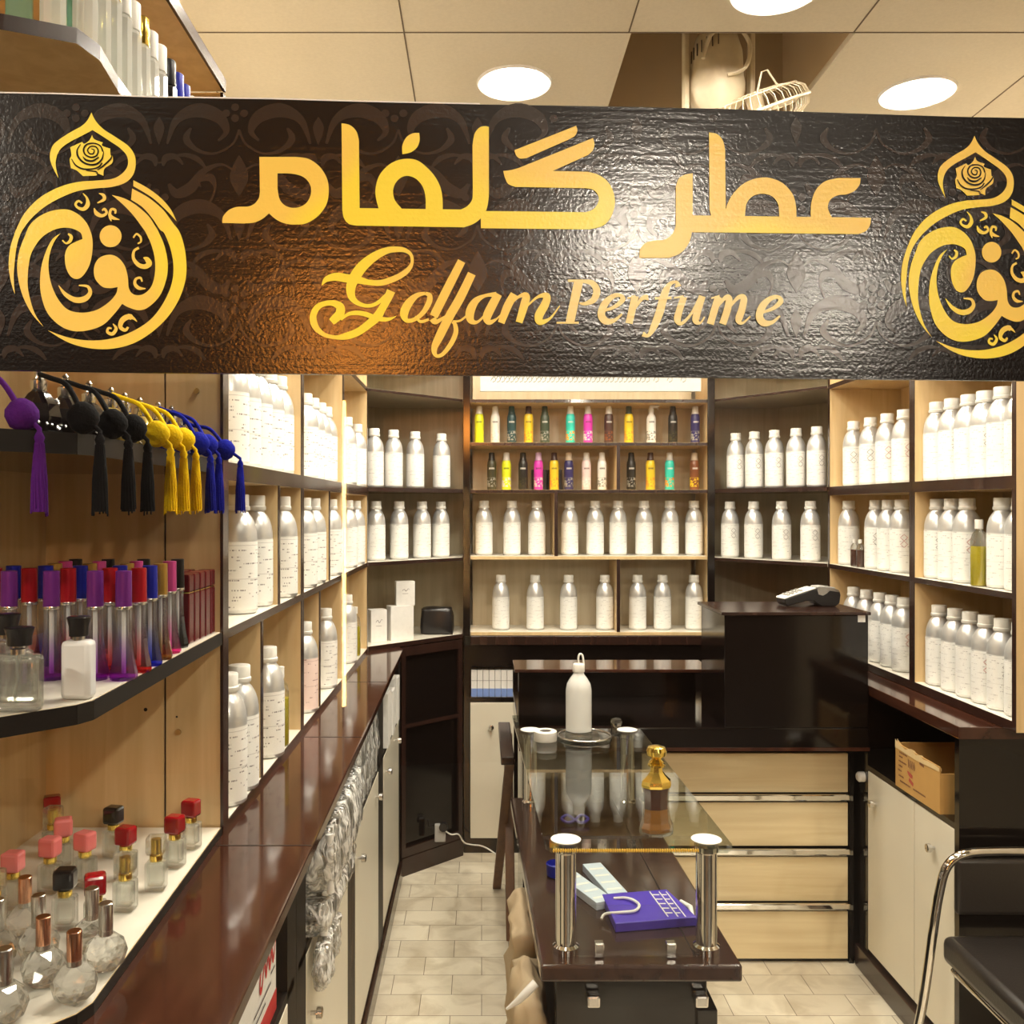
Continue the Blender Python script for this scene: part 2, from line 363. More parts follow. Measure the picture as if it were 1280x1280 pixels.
class MB:
    def __init__(s): s.v, s.f, s.m = [], [], []
    def add(s, vs, fs, m=0):
        b = len(s.v); s.v += [tuple(v) for v in vs]
        for f in fs: s.f.append(tuple(b + i for i in f)); s.m.append(m)
        return s
    def box(s, x0, x1, y0, y1, z0, z1, m=0):
        if x1 < x0: x0, x1 = x1, x0
        if y1 < y0: y0, y1 = y1, y0
        if z1 < z0: z0, z1 = z1, z0
        return s.add([(x0, y0, z0), (x1, y0, z0), (x1, y1, z0), (x0, y1, z0), (x0, y0, z1), (x1, y0, z1), (x1, y1, z1), (x0, y1, z1)],
                     [(0, 3, 2, 1), (4, 5, 6, 7), (0, 1, 5, 4), (1, 2, 6, 5), (2, 3, 7, 6), (3, 0, 4, 7)], m)
    def prism(s, poly, z0, z1, m=0, me=None):
        n = len(poly); vs = [(x, y, z0) for x, y in poly] + [(x, y, z1) for x, y in poly]
        a = sum(poly[i][0] * poly[(i + 1) % n][1] - poly[(i + 1) % n][0] * poly[i][1] for i in range(n))
        r = list(range(n))
        if a < 0: vs = [(x, y, z0) for x, y in poly[::-1]] + [(x, y, z1) for x, y in poly[::-1]]
        s.add(vs, [tuple(r[::-1]), tuple(n + i for i in r)], m)
        b = len(s.v) - 2 * n
        for i in r:
            j = (i + 1) % n
            s.f.append((b + i, b + j, b + n + j, b + n + i)); s.m.append(m if me is None else me)
        return s
    def lathe(s, prof, c=(0, 0, 0), seg=20, m=0, cap=True, sx=1, sy=1):
        b = len(s.v)
        for r, z in prof:
            for k in range(seg):
                a = 2 * PI * k / seg
                s.v.append((c[0] + r * sx * math.cos(a), c[1] + r * sy * math.sin(a), c[2] + z))
        for i in range(len(prof) - 1):
            for k in range(seg):
                k2 = (k + 1) % seg
                s.f.append((b + i * seg + k, b + i * seg + k2, b + (i + 1) * seg + k2, b + (i + 1) * seg + k)); s.m.append(m)
        if cap:
            s.f.append(tuple(b + k for k in range(seg))[::-1]); s.m.append(m)
            s.f.append(tuple(b + (len(prof) - 1) * seg + k for k in range(seg))); s.m.append(m)
        return s
    def tube(s, pts, r, seg=8, m=0, closed=False):
        P = [Vector(p) for p in pts]; n = len(P); b = len(s.v)
        up = None
        for i, p in enumerate(P):
            t = (P[(i + 1) % n] - P[(i - 1) % n]) if closed else (P[min(i + 1, n - 1)] - P[max(i - 1, 0)])
            if t.length < 1e-9: t = Vector((0, 0, 1))
            t.normalize()
            if up is None: up = t.orthogonal().normalized()
            u = (up - t * up.dot(t))
            u = u.normalized() if u.length > 1e-6 else t.orthogonal().normalized()
            up = u; v = t.cross(u)
            rr = r[i] if isinstance(r, (list, tuple)) else r
            for k in range(seg):
                a = 2 * PI * k / seg
                s.v.append(tuple(p + u * rr * math.cos(a) + v * rr * math.sin(a)))
        for i in range(n if closed else n - 1):
            j = (i + 1) % n
            for k in range(seg):
                k2 = (k + 1) % seg
                s.f.append((b + i * seg + k, b + i * seg + k2, b + j * seg + k2, b + j * seg + k)); s.m.append(m)
        if not closed:
            s.f.append(tuple(b + k for k in range(seg))[::-1]); s.m.append(m)
            s.f.append(tuple(b + (n - 1) * seg + k for k in range(seg))); s.m.append(m)
        return s
    def fill(s, loops, fn, m=0):
        """flat polygon (outer loop and holes) laid on a surface by fn(x, y)"""
        flat = [p for l in loops for p in l]; s.k = getattr(s, 'k', 0) + 1; lift = getattr(s, 'lift', None)
        if lift: f0 = fn; fn = lambda x, y, k=s.k: Vector(f0(x, y)) + lift * k
        tris = tessellate_polygon([[Vector((p[0], p[1], 0)) for p in l] for l in loops])
        return s.add([fn(p[0], p[1]) for p in flat], [tuple(t) for t in tris], m)
    def stroke(s, pts, fn, wscale=1.0, n=6, m=0):
        P = catmull([tuple(p) for p in pts], n); vs = []; s.k = getattr(s, 'k', 0) + 1; lift = getattr(s, 'lift', None)
        if lift: f0 = fn; fn = lambda x, y, k=s.k: Vector(f0(x, y)) + lift * k
        if lift: fn = f0
        for i, p in enumerate(P):
            if lift: fn = lambda x, y, q=s.k + 0.9 * i / len(P): Vector(f0(x, y)) + lift * q
            a, c = P[max(i - 1, 0)], P[min(i + 1, len(P) - 1)]
            dx, dy = c[0] - a[0], c[1] - a[1]; l = math.hypot(dx, dy) or 1
            h = max(p[2], 0) * wscale / 2
            vs += [fn(p[0] - dy / l * h, p[1] + dx / l * h), fn(p[0] + dy / l * h, p[1] - dx / l * h)]
        return s.add(vs, [(2 * i, 2 * i + 1, 2 * i + 3, 2 * i + 2) for i in range(len(P) - 1)], m)
    def build(s, name, mat, parent=None, smooth=None, bevel=0, local=False, kind=None):
        me = bpy.data.meshes.new(name)
        off = Vector((0, 0, 0))
        if parent is not None and not local:
            p = parent
            while p is not None: off += p.location; p = p.parent
        me.from_pydata([(v[0] - off.x, v[1] - off.y, v[2] - off.z) for v in s.v], [], s.f)
        for mm in (mat if isinstance(mat, (list, tuple)) else [mat]): me.materials.append(M[mm] if isinstance(mm, str) else mm)
        me.polygons.foreach_set('material_index', s.m)
        bm = bmesh.new(); bm.from_mesh(me); bmesh.ops.recalc_face_normals(bm, faces=bm.faces); bm.to_mesh(me); bm.free()
        if smooth is not None:
            me.polygons.foreach_set('use_smooth', [True] * len(me.polygons))
            me.set_sharp_from_angle(angle=math.radians(smooth))
        me.update()
        o = bpy.data.objects.new(name, me); C.objects.link(o)
        if parent is not None: o.parent = parent
        if bevel:
            b = o.modifiers.new('bevel', 'BEVEL'); b.width = bevel; b.segments = 2; b.limit_method = 'ANGLE'
        if kind: o['kind'] = kind
        return o
USED = {}
def tag(o, label, cat, group=None):
    n = len(label.split())
    assert 4 <= n <= 16, (n, label)
    o['label'] = label; o['category'] = cat
    if group: o['group'] = group
    USED[label] = USED.get(label, 0) + 1
    return o
def thing(name, label, cat, loc=(0, 0, 0), rz=0, group=None):
    o = bpy.data.objects.new(name, None); C.objects.link(o)
    o.empty_display_size = 0.05
    o.location = loc; o.rotation_euler = (0, 0, rz)
    return tag(o, label, cat, group)
def dup(root, loc, rz, label, group=None):
    r = root.copy(); C.objects.link(r); r.location = loc; r.rotation_euler = (0, 0, rz)
    r['label'] = label; USED[label] = USED.get(label, 0) + 1
    if group: r['group'] = group
    for ch in list(root.children):
        c = ch.copy(); C.objects.link(c); c.parent = r
        for g in list(ch.children):
            d = g.copy(); C.objects.link(d); d.parent = c
    return r
class Proto:
    """first use returns the thing itself moved into place, later uses copies with parts and sub-parts"""
    def __init__(s, fn): s.fn, s.o = fn, None
    def put(s, loc, rz, label, group=None):
        if s.o is None:
            s.o = s.fn(); o = s.o
            o.location = loc; o.rotation_euler = (0, 0, rz); tag(o, label, o['category'], group)
            USED.pop('unplaced unplaced unplaced unplaced', None)
            return o
        return dup(s.o, loc, rz, label, group)
NL = 'unplaced unplaced unplaced unplaced'
def struct(name, mb, mat, **k): return mb.build(name, mat, kind='structure', **k)
def xat(px, D): return (px - VX) / F * D
def zat(py, D): return EYE + (VY - py) / F * D
Z = lambda h: EYE + h       # heights are noted relative to the eye
ORD = ['first', 'second', 'third', 'fourth', 'fifth', 'sixth', 'seventh', 'eighth', 'ninth', 'tenth', 'eleventh', 'twelfth', 'thirteenth', 'fourteenth']
# ------------------------------------------------------------------ the room
CEIL = Z(1.27)
struct('floor', MB().box(-3.4, 4.2, 0.955, 4.9, -0.1, 0), 'floor')
struct('floor', MB().box(-3.4, 4.2, -3.9, 0.955, -0.1, 0), 'corridor_stone')
struct('wall_back', MB().box(-0.95, 1.95, 4.75, 4.85, 0, 3.3), 'wall_paint')
struct('wall_left', MB().box(-0.95, -0.84, 0.98, 4.85, 0, 3.3), 'wall_paint')
struct('wall_right', MB().box(1.82, 1.95, 1.05, 4.85, 0, 3.3), 'wall_paint')
wf = MB(); wf.box(-3.4, -0.84, 0.94, 0.975, 0, 3.3); wf.box(1.82, 4.2, 0.98, 1.05, 0, 3.3)
struct('wall_front', wf, 'corridor')
struct('wall_corridor', MB().box(-3.4, 4.2, -4.0, -3.9, 0, 3.3), 'corridor')
we = MB(); we.box(-3.5, -3.4, -4.0, 1, 0, 3.3); we.box(4.2, 4.3, -4.0, 1.1, 0, 3.3)
struct('wall_corridor_end', we, 'corridor')
# ceiling of 0.6 m tiles with one tile missing
GX, GY = -0.207, 2.456
hole = (0.400, 1.0, GY, GY + 0.6)
cb = MB()
X0, X1, Y0, Y1 = -3.4, 4.2, -3.9, 4.9
cb.box(X0, hole[0], Y0, Y1, CEIL, CEIL + 0.02); cb.box(hole[1], X1, Y0, Y1, CEIL, CEIL + 0.02)
cb.box(hole[0], hole[1], Y0, hole[2], CEIL, CEIL + 0.02); cb.box(hole[0], hole[1], hole[3], Y1, CEIL, CEIL + 0.02)
struct('ceiling', cb, 'ceiling_tile')
gr = MB()
for k in range(-2, 5):
    x = GX + 0.6 * k
    for (a, b_) in (((-0.8, hole[2]), (hole[3], 4.7)) if hole[0] - 0.02 < x < hole[1] + 0.02 else ((0.3, 4.7),)):
        gr.box(x - 0.002, x + 0.002, a, b_, CEIL - 0.0015, CEIL - 0.0002)
for k in range(-4, 4):
    y = GY + 0.6 * k
    gr.box(-0.8, 1.8, y - 0.002, y + 0.002, CEIL - 0.0015, CEIL - 0.0002)
struct('trim_1', gr, 'ceiling_groove')
vb = MB()
hx0, hx1, hy0, hy1 = hole
vb.box(hx0 - 0.01, hx0, hy0, hy1, CEIL + 0.02, CEIL + 0.42); vb.box(hx1, hx1 + 0.01, hy0, hy1, CEIL + 0.02, CEIL + 0.42)
vb.box(hx0, hx1, hy0 - 0.01, hy0, CEIL + 0.02, CEIL + 0.42); vb.box(hx0, hx1, hy1, hy1 + 0.01, CEIL + 0.02, CEIL + 0.42)
vb.box(hx0, hx1, hy0, hy1, CEIL + 0.42, CEIL + 0.43)
struct('ceiling_opening', vb, 'void')
# downlights
def mk_light():
    t = thing('ceiling_downlight', NL, 'ceiling light')
    MB().lathe([(0.088, 0), (0.088, -0.004), (0.108, -0.008), (0.112, -0.003), (0.112, 0.0)], seg=32, cap=False).build('bezel', 'white_plastic', t, 40, local=True)
    MB().lathe([(0.0885, -0.0005), (0.08, -0.009), (0.05, -0.014), (0.001, -0.016)], seg=32).build('lens', 'downlight_lens', t, 60, local=True)
    return t
PL = Proto(mk_light)
def mk_clight():
    t = mk_light()
    for c in t.children:
        if c.name.startswith('lens'): c.data.materials[0] = M['corridor_lens']
    return t
PC = Proto(mk_clight)
for x, y, l in ((0.098, 2.745, 'round white downlight in the ceiling above the gaf letter of the sign'),
                (1.33, 2.81, 'round white downlight in the ceiling right of the wall fan'),
                (0.72, 2.25, 'round white downlight cut by the top edge of the photo'),
                (0.693, 3.36, 'round ceiling downlight hidden behind the sign above the reception desk'),
                (-0.36, 3.36, 'round ceiling downlight hidden behind the sign near the left shelves'),
                (0.093, 3.96, 'round ceiling downlight near the back wall, left of centre'),
                (1.2, 3.96, 'round ceiling downlight near the back wall, right of centre'),
                (-0.25, 2.15, 'round ceiling downlight over the left worktop'),
                (0.093, 1.55, 'round ceiling downlight just inside the shop window, left'),
                (1.0, 1.45, 'round ceiling downlight just inside the shop window, right'),
                ):
    PL.put((x, y, CEIL - 0.0002), 0, l, 'ceiling downlights')
for x, y, l in ((1.15, -2.2, 'round corridor ceiling downlight facing the middle of the sign'),
                (2.55, -3.1, 'round corridor ceiling downlight facing the right half of the sign'),
                (-1.9, -1.2, 'round corridor ceiling downlight left of the shop window'),
                ):
    PC.put((x, y, CEIL - 0.0002), 0, l, 'corridor downlights')
def mk_fill_light():  # fill lamps added to light the sign's lettering from the front
    t = mk_light()
    for c in t.children:
        if c.name.startswith('lens'): c.data.materials[0] = M['sign_fill_lens']
    return t
PW = Proto(mk_fill_light)
for x, y, l in ((-0.75, -0.10, 'added round fill light close over the left of the sign'),
                (0.15, -0.10, 'added round fill light close over the middle of the sign'),
                (1.05, -0.10, 'added round fill light close over the right of the sign')):
    PW.put((x, y, CEIL - 0.0002), 0, l, 'added sign fill lights')
t = thing('added_glow_box', 'orange glowing box added across the corridor for the glow on the sign', 'added light', (-0.18, -3.8, Z(0.84)))  # added emitter, sized so its reflection gives the sign an orange glow
MB().box(-0.52, 0.16, -3.9, -3.82, Z(0.84), Z(1.26)).build('case', 'black_edge', t)
MB().box(-0.50, 0.14, -3.819, -3.812, Z(0.86), Z(1.24)).build('lit_face', 'glow_box_face', t)
# glowing tube on the shop front across the corridor
t = thing('tube_lamp', 'tall warm orange tube light on the wall across the corridor', 'wall lamp', (-0.26, -3.86, 0.1))
MB().lathe([(0.011, 0.30), (0.011, 2.26)], (-0.26, -3.80, 0.1), 14).build('glow_tube', 'tube_light', t, 40)
mb = MB(); mb.box(-0.285, -0.235, -3.9, -3.86, 0.30, 2.37)
for z in (0.39, 2.34): mb.box(-0.28, -0.24, -3.9, -3.78, z - 0.02, z + 0.02)
mb.build('mount_rail', 'white_plastic', t, bevel=0.002)

# ------------------------------------------------------------------ wall shelf units
def shelf_unit(name, label, loc, rz, w, d, z0, z1, shelves, dividers=(), near_side=True, far_side=True, backmat='maple'):
    """local frame: x along the front, y into the wall; shelves are heights of the upper faces"""
    t = thing(name, label, 'shelf unit', loc, rz)
    T = 0.018
    b = MB(); b.box(T, w - T, d - 0.012, d, z0, z1); b.build('back_panel', backmat, t, local=True)
    for s_, x in ((near_side, 0), (far_side, w - T)):
        if not s_: continue
        p = MB().box(x, x + T, 0, d, z0, z1).build('side_panel', 'maple', t, local=True)
        MB().box(x, x + T, -0.002, 0.0, z0, z1).build('edge_strip', 'wenge', p, local=True)
    for zt, th in shelves:
        p = MB().box(T, w - T, 0, d - 0.012, zt - th, zt - 0.001).box(T, w - T, 0.0, d - 0.012, zt - 0.001, zt, 1).build('shelf', ['maple', 'shelf_white'], t, local=True)
        MB().box(T, w - T, -0.002, 0.0, zt - th, zt - 0.0005).build('edge_strip', 'wenge', p, local=True)
    for x, za, zb in dividers:
        p = MB().box(x - 0.008, x + 0.008, 0.002, d - 0.012, za, zb).build('divider', 'maple', t, local=True)
        MB().box(x - 0.008, x + 0.008, -0.001, 0.002, za, zb).build('edge_strip', 'wenge', p, local=True)
    return t
R1, R2, R3, RB = 0.52, 0.09, -0.235, -0.605
std = [(R1, 0.018), (R2, 0.036), (R3, 0.018), (RB, 0.015)]
ys = [1.77, 2.53, 3.28, 3.98]
# the units stand on the worktop (local z=0 is the eye height here, so the empty sits at EYE)
for i, (dv, l) in enumerate(((((2.245, R3, R2 - 0.036), (2.07, RB, R3 - 0.018)), 'maple wall shelf bay nearest the perfume window display on the left wall'),
                             (((2.99, R3, R2 - 0.036), (2.81, RB, R3 - 0.018)), 'middle maple shelf bay of the left wall'),
                             ((), 'last maple shelf bay of the left wall, before the dark corner unit'))):
    shelf_unit('wall_shelf_unit', l, (-0.494, ys[i] + 0.0005, EYE), PI / 2, ys[i + 1] - ys[i] - 0.001, 0.31, RB - 0.015, 0.775, std + [(0.775, 0.018)],
               [(y - ys[i], a, b) for y, a, b in dv])
shelf_unit('wall_shelf_unit', 'maple shelf bay on the right wall beside the dark corner', (1.47, 3.90, EYE), -PI / 2, 0.76, 0.31, RB - 0.013, 0.775,
           [(R1, 0.018), (R2, 0.036), (R3, 0.018), (-0.59, 0.028), (0.775, 0.018)])
shelf_unit('wall_shelf_unit', 'nearest maple shelf bay on the right wall above the stacking chair', (1.47, 3.139, EYE), -PI / 2, 0.61, 0.31, RB - 0.013, 0.775,
           [(R2, 0.036), (R3, 0.018), (-0.59, 0.028), (R1, 0.018), (0.775, 0.018)])
BF = 4.4
bu = thing('back_shelf_unit', 'dark framed back wall shelf unit holding spray cans and bottles', 'shelf unit', (0, 0, 0))
bx0, bx1 = -0.065, 1.085
MB().box(bx0 + 0.02, bx1 - 0.02, BF + 0.27, BF + 0.282, Z(-0.61), Z(0.80)).build('back_panel', 'back_beige', bu)
for x in (bx0 - 0.015, bx1 + 0.002):
    p = MB().box(x, x + 0.022, BF, BF + 0.28, Z(-0.61), Z(0.80)).build('side_panel', 'maple', bu)
    MB().box(x - 0.008, x + 0.026, BF - 0.012, BF, Z(-0.61), Z(0.80)).build('edge_post', 'black_gloss', p, bevel=0.002)
for zt, light in ((0.52, 0), (0.314, 0), (0.088, 0), (-0.23, 1), (-0.593, 1)):
    p = MB().box(bx0 + 0.008, bx1 - 0.006, BF + 0.001, BF + 0.268, Z(zt - 0.016), Z(zt)).build('shelf', 'shelf_white' if light else 'maple', bu)
    MB().box(bx0 + 0.012, bx1 - 0.006, BF - 0.002, BF + 0.001, Z(zt - 0.016), Z(zt - 0.001)).build('edge_strip', 'maple' if light else 'wenge', p)
for x, a, b_ in ((0.654, 0.088, 0.298), (0.356, -0.23, 0.072), (0.654, -0.593, -0.246)):
    p = MB().box(x - 0.008, x + 0.008, BF + 0.002, BF + 0.268, Z(a), Z(b_)).build('divider', 'maple', bu)
    MB().box(x - 0.008, x + 0.008, BF - 0.001, BF + 0.002, Z(a), Z(b_)).build('edge_strip', 'wenge', p)
MB().box(bx0 + 0.012, bx1 - 0.006, BF - 0.006, BF + 0.26, Z(-0.655), Z(-0.611)).build('bottom_rail', 'wenge', bu, bevel=0.003)
# diagonal corner units
def corner(label, a, b, back, zb, prism_shelves):
    t = thing('corner_shelf_unit', label, 'shelf unit', (a[0], a[1], 0))
    poly = [a, b] + back
    for zt, th, mt in prism_shelves:
        p = MB().prism([(x_, min(y_, 4.679)) for x_, y_ in poly], Z(zt - th), Z(zt)).build('shelf', mt, t)
        dx, dy = b[0] - a[0], b[1] - a[1]; l = math.hypot(dx, dy); nx, ny = dy / l, -dx / l
        MB().prism([a, b, (b[0] + nx * 0.003, b[1] + ny * 0.003), (a[0] + nx * 0.003, a[1] + ny * 0.003)], Z(zt - th), Z(zt - 0.001)).build('edge_strip', 'wenge', p)
    for q0, q1 in zip(back[:-1], back[1:]):
        dx, dy = q1[0] - q0[0], q1[1] - q0[1]; l = math.hypot(dx, dy)
        nx, ny = -dy / l * 0.01, dx / l * 0.01
        MB().prism([q0, q1, (q1[0] - nx, q1[1] - ny), (q0[0] - nx, q0[1] - ny)], Z(zb), Z(0.78)).build('back_panel', 'taupe', t)
    return t
sh = [(R1, 0.012, 'taupe'), (R2, 0.018, 'wenge'), (R3, 0.016, 'shelf_white'), (-0.60, 0.02, 'shelf_white'), (0.78, 0.018, 'taupe')]
corner('dark diagonal corner shelf unit with white boxes, left of the back wall', (-0.492, 3.985), (-0.092, 4.395), [(-0.092, 4.68), (-0.50, 4.68), (-0.80, 4.40), (-0.80, 3.985)], -0.62, sh)
sh = [(R1, 0.012, 'taupe'), (R2, 0.018, 'wenge'), (R3, 0.016, 'shelf_white'), (-0.60, 0.02, 'wenge'), (0.78, 0.018, 'taupe')]
corner('dark diagonal corner shelf unit behind the reception desk, right of the back wall', (1.115, 4.395), (1.468, 3.905), [(1.78, 3.905), (1.78, 4.30), (1.50, 4.68), (1.115, 4.68)], -0.62, sh)

# ------------------------------------------------------------------ window display on the left
wd = thing('window_display_unit', 'maple window display unit with black edged shelves of perfume bottles', 'display unit', (-0.65, 1.4, 0))
MB().box(-0.84, -0.828, 1.0, 1.766, Z(-0.6195), Z(0.789)).build('back_panel', 'maple', wd)
ep = MB(); ep.box(-0.828, -0.6035, 1.748, 1.766, Z(-0.6195), Z(0.789)); ep.box(-0.5995, -0.496, 1.748, 1.766, Z(-0.6195), Z(0.789))
ep = ep.build('end_panel', 'maple', wd)
mj = MB().box(-0.6035, -0.5995, 1.752, 1.766, Z(-0.6195), Z(0.789)).build('panel_joint', 'wenge', ep)
MB().box(-0.496, -0.4905, 1.746, 1.767, Z(-0.6195), Z(0.789)).build('edge_strip', 'wenge', ep)
for px, py, r, mt in ((246, 489, 0.0055, 'brass'), (223, 915, 0.0055, 'brass'), (182, 887, 0.0035, 'black_edge'), (221, 896, 0.002, 'black_edge')):
    x, z = xat(px, 1.748), zat(py, 1.748)
    mb = MB(); mb.tube([(x, 1.749, z), (x, 1.744 if mt == 'brass' else 1.7475, z)], r, 14)
    mb.build('screw_cover' if mt == 'brass' else 'screw_hole', mt, ep, 40)
poly = [(-0.494, 1.745), (-0.476, 1.125), (-0.485, 1.10), (-0.555, 1.022), (-0.58, 1.0), (-0.828, 0.995), (-0.828, 1.745)]
for zt, th, tm in ((R2, 0.026, 'black_gloss'), (R3, 0.024, 'shelf_white'), (RB, 0.0145, 'shelf_white')):
    p = MB().prism(poly, Z(zt - th), Z(zt - 0.001)).build('shelf', 'maple' if tm == 'shelf_white' else 'black_gloss', wd)
    inner = [((x + 0.66) * 0.992 - 0.66, (y - 1.37) * 0.992 + 1.37) for x, y in poly]
    MB().prism(inner, Z(zt - 0.001), Z(zt)).build('shelf_surface', tm, p)
    rim = MB()
    for (ax, ay), (bx, by) in zip(poly[:5], poly[1:6]):
        dx, dy = bx - ax, by - ay; l = math.hypot(dx, dy); nx, ny = -dy / l * 0.002, dx / l * 0.002
        rim.prism([(ax, ay), (bx, by), (bx + nx, by + ny), (ax + nx, ay + ny)][::-1], Z(zt - th), Z(zt - 0.0004))
    rim.build('edge_strip', 'black_edge', p)
tp = [(-0.494, 1.745), (-0.462, 1.17), (-0.452, 1.09), (-0.462, 1.05), (-0.53, 1.02), (-0.62, 0.995), (-0.828, 0.995), (-0.828, 1.745)]
p = MB().prism(tp, Z(0.530), Z(0.548), me=1).build('shelf', ['maple', 'wenge'], wd)
p = MB().box(-0.828, -0.49, 1.0, 1.745, Z(0.79), Z(0.81)).build('top_board', 'maple', wd)
MB().box(-0.49, -0.485, 1.0, 1.745, Z(0.788), Z(0.812)).build('edge_strip', 'wenge', p)

# ------------------------------------------------------------------ worktops and base cabinets
CT = -0.62
wt = MB(); wt.prism([(-0.82, 1.0), (-0.300, 1.0), (-0.345, 4.05), (-0.37, 4.12), (-0.82, 4.12)], Z(CT - 0.024), Z(CT))
wt = wt.build('worktop', 'worktop', None, bevel=0.003)
tag(wt, 'glossy dark brown worktop running under the left wall shelves', 'worktop')
gj = MB()
for y in (1.69, 2.49, 3.28): gj.box(-0.488, -0.302 - (y - 1) * 0.0148, y - 0.0015, y + 0.0015, Z(CT) + 0.0001, Z(CT) + 0.0006)
gj.build('joint', 'black_edge', wt)
wt2 = MB().box(1.35, 1.80, 2.60, 3.93, Z(CT - 0.035), Z(CT)).build('worktop', 'worktop', None, bevel=0.003)
tag(wt2, 'glossy dark brown worktop under the right wall shelves', 'worktop')
def knob(x, y, z, d, parent):
    """little mushroom knob pointing along d=(dx,dy)"""
    dx, dy = d; mb = MB()
    mb.tube([(x, y, z), (x + dx * 0.012, y + dy * 0.012, z), (x + dx * 0.013, y + dy * 0.013, z), (x + dx * 0.024, y + dy * 0.024, z), (x + dx * 0.026, y + dy * 0.026, z)],
            [0.005, 0.005, 0.013, 0.0125, 0.008], 14)
    return mb.build('knob', 'silver', parent, 40)
FL = -0.363
SL = -0.905
def left_cab(y0, y1, doors, knobs, label):
    t = thing('base_cabinet', label, 'cabinet', (-0.6, (y0 + y1) / 2, 0))
    b = MB()
    b.box(-0.81, FL, y0, y0 + 0.02, 0, Z(CT - 0.036)); b.box(-0.81, FL, y1 - 0.02, y1, 0, Z(CT - 0.036))
    b.box(-0.81, -0.80, y0 + 0.02, y1 - 0.02, 0, Z(CT - 0.036)); b.box(-0.80, FL, y0 + 0.02, y1 - 0.02, Z(SL - 0.018), Z(SL))
    b.box(-0.385, FL, y0 + 0.02, doors[0][0], 0, Z(CT - 0.036)); b.box(-0.385, FL, doors[-1][1], y1 - 0.02, 0, Z(CT - 0.036))
    b.box(-0.385, FL - 0.004, doors[0][0], doors[-1][1], 0.0, 0.10)
    b.build('carcass', 'black_matt', t)
    MB().box(-0.40, FL + 0.012, y0, y1, 0.0, 0.075).build('plinth', 'wenge', t, bevel=0.004)
    ds = []
    for a, c in doors:
        ds.append(MB().box(FL - 0.016, FL + 0.001, a + 0.002, c - 0.002, 0.105, Z(SL - 0.02)).build('door', 'white_board', t, bevel=0.0015))
    for y, z in knobs:
        d = min(ds, key=lambda o: 0) if len(ds) == 1 else ds[0 if y < doors[0][1] else 1]
        knob(FL + 0.001, y, Z(z), (1, 0), d)
    return t
left_cab(1.03, 1.80, [(1.10, 1.72)], [], 'base cabinet below the left worktop holding the cardboard sample boxes')
left_cab(1.802, 2.564, [(1.90, 2.49)], [(1.95, -1.07)], 'base cabinet with plastic wrapped packs bulging out above its white door')
left_cab(2.566, 3.308, [(2.64, 3.23)], [(2.68, -1.02), (3.14, -0.985)], 'middle white door base cabinet below the left worktop')
left_cab(3.31, 4.10, [(3.39, 4.02)], [(3.46, -0.99), (3.86, -0.975)], 'last white door base cabinet, beside the dark corner')
# corner base, left
cbp = [(-0.365, 4.125), (-0.095, 4.385), (-0.095, 4.70), (-0.80, 4.70), (-0.80, 4.125)]
t = thing('corner_base_cabinet', 'glossy black diagonal corner base cabinet with glass front', 'cabinet', (-0.4, 4.4, 0))
MB().prism([(-0.372, 4.137), (-0.100, 4.399), (-0.100, 4.70), (-0.80, 4.70), (-0.80, 4.137)], 0.0, Z(-0.625)).build('carcass', 'black_gloss', t)
fr = MB()
def diag(u, off=0.0): return (-0.365 + 0.270 * u - (-0.0) + 0.695 * off, 4.125 + 0.260 * u - 0.719 * off)
for u0, u1, z0, z1 in ((0, 0.06, 0.08, Z(-0.625)), (0.92, 0.985, 0.08, Z(-0.625)), (0.06, 0.92, 0.08, 0.12), (0.06, 0.92, 0.66, 0.675), (0.06, 0.92, Z(-0.665), Z(-0.625))):
    a, b_, c, d = diag(u0), diag(u1), diag(u1, 0.012), diag(u0, 0.012)
    fr.prism([a, b_, c, d], z0, z1)
fr.build('door_frame', 'wenge', t)
MB().prism([diag(0), diag(0.985), diag(0.985, 0.018), diag(0, 0.018)], 0.0, 0.08).build('plinth', 'wenge', t)
# base of the back wall
t = thing('base_cabinet', 'white door base cabinet under the back shelves left of the reception desk', 'cabinet', (0.5, 4.5, 0))
b = MB()
b.box(-0.085, -0.058, BF + 0.002, 4.70, 0, Z(-0.657)); b.box(0.158, 0.180, BF + 0.002, 4.70, 0, Z(-0.657)); b.box(0.18, 1.09, BF + 0.02, 4.70, 0, Z(-0.657))
b.box(-0.058, 0.158, 4.60, 4.70, 0, Z(-0.657)); b.box(-0.058, 0.158, BF + 0.002, 4.60, Z(-0.76), Z(-0.657)); b.box(-0.058, 0.158, BF + 0.002, 4.60, Z(-0.928), Z(-0.907))
b.box(-0.058, 0.158, BF + 0.002, 4.60, 0, 0.068)
b.build('carcass', 'black_gloss', t)
d = MB().box(-0.054, 0.154, BF - 0.004, BF + 0.014, 0.072, Z(-0.931)).build('door', 'white_board', t, bevel=0.0015)
knob(0.046, BF - 0.004, Z(-1.045), (0, -1), d)
for k in range(7):
    x = -0.050 + k * 0.0288
    o = thing('small_carton', f'slim white and blue carton, {ORD[k]} from the left in the back cabinet cell', 'box', (x + 0.0135, 4.44, Z(-0.907) + 0.0002), group='white and blue cartons')
    MB().box(x, x + 0.027, 4.415, 4.50, Z(-0.907) + 0.0002, Z(-0.777)).build('carton_body', 'paper_white', o, bevel=0.0008)
    MB().box(x, x + 0.027, 4.4142, 4.4148, Z(-0.905), Z(-0.866)).build('blue_panel', 'box_blue', o)
    MB().box(x, x + 0.027, 4.4142, 4.4148, Z(-0.829), Z(-0.8275)).build('printed_rule', 'paper_ink', o)
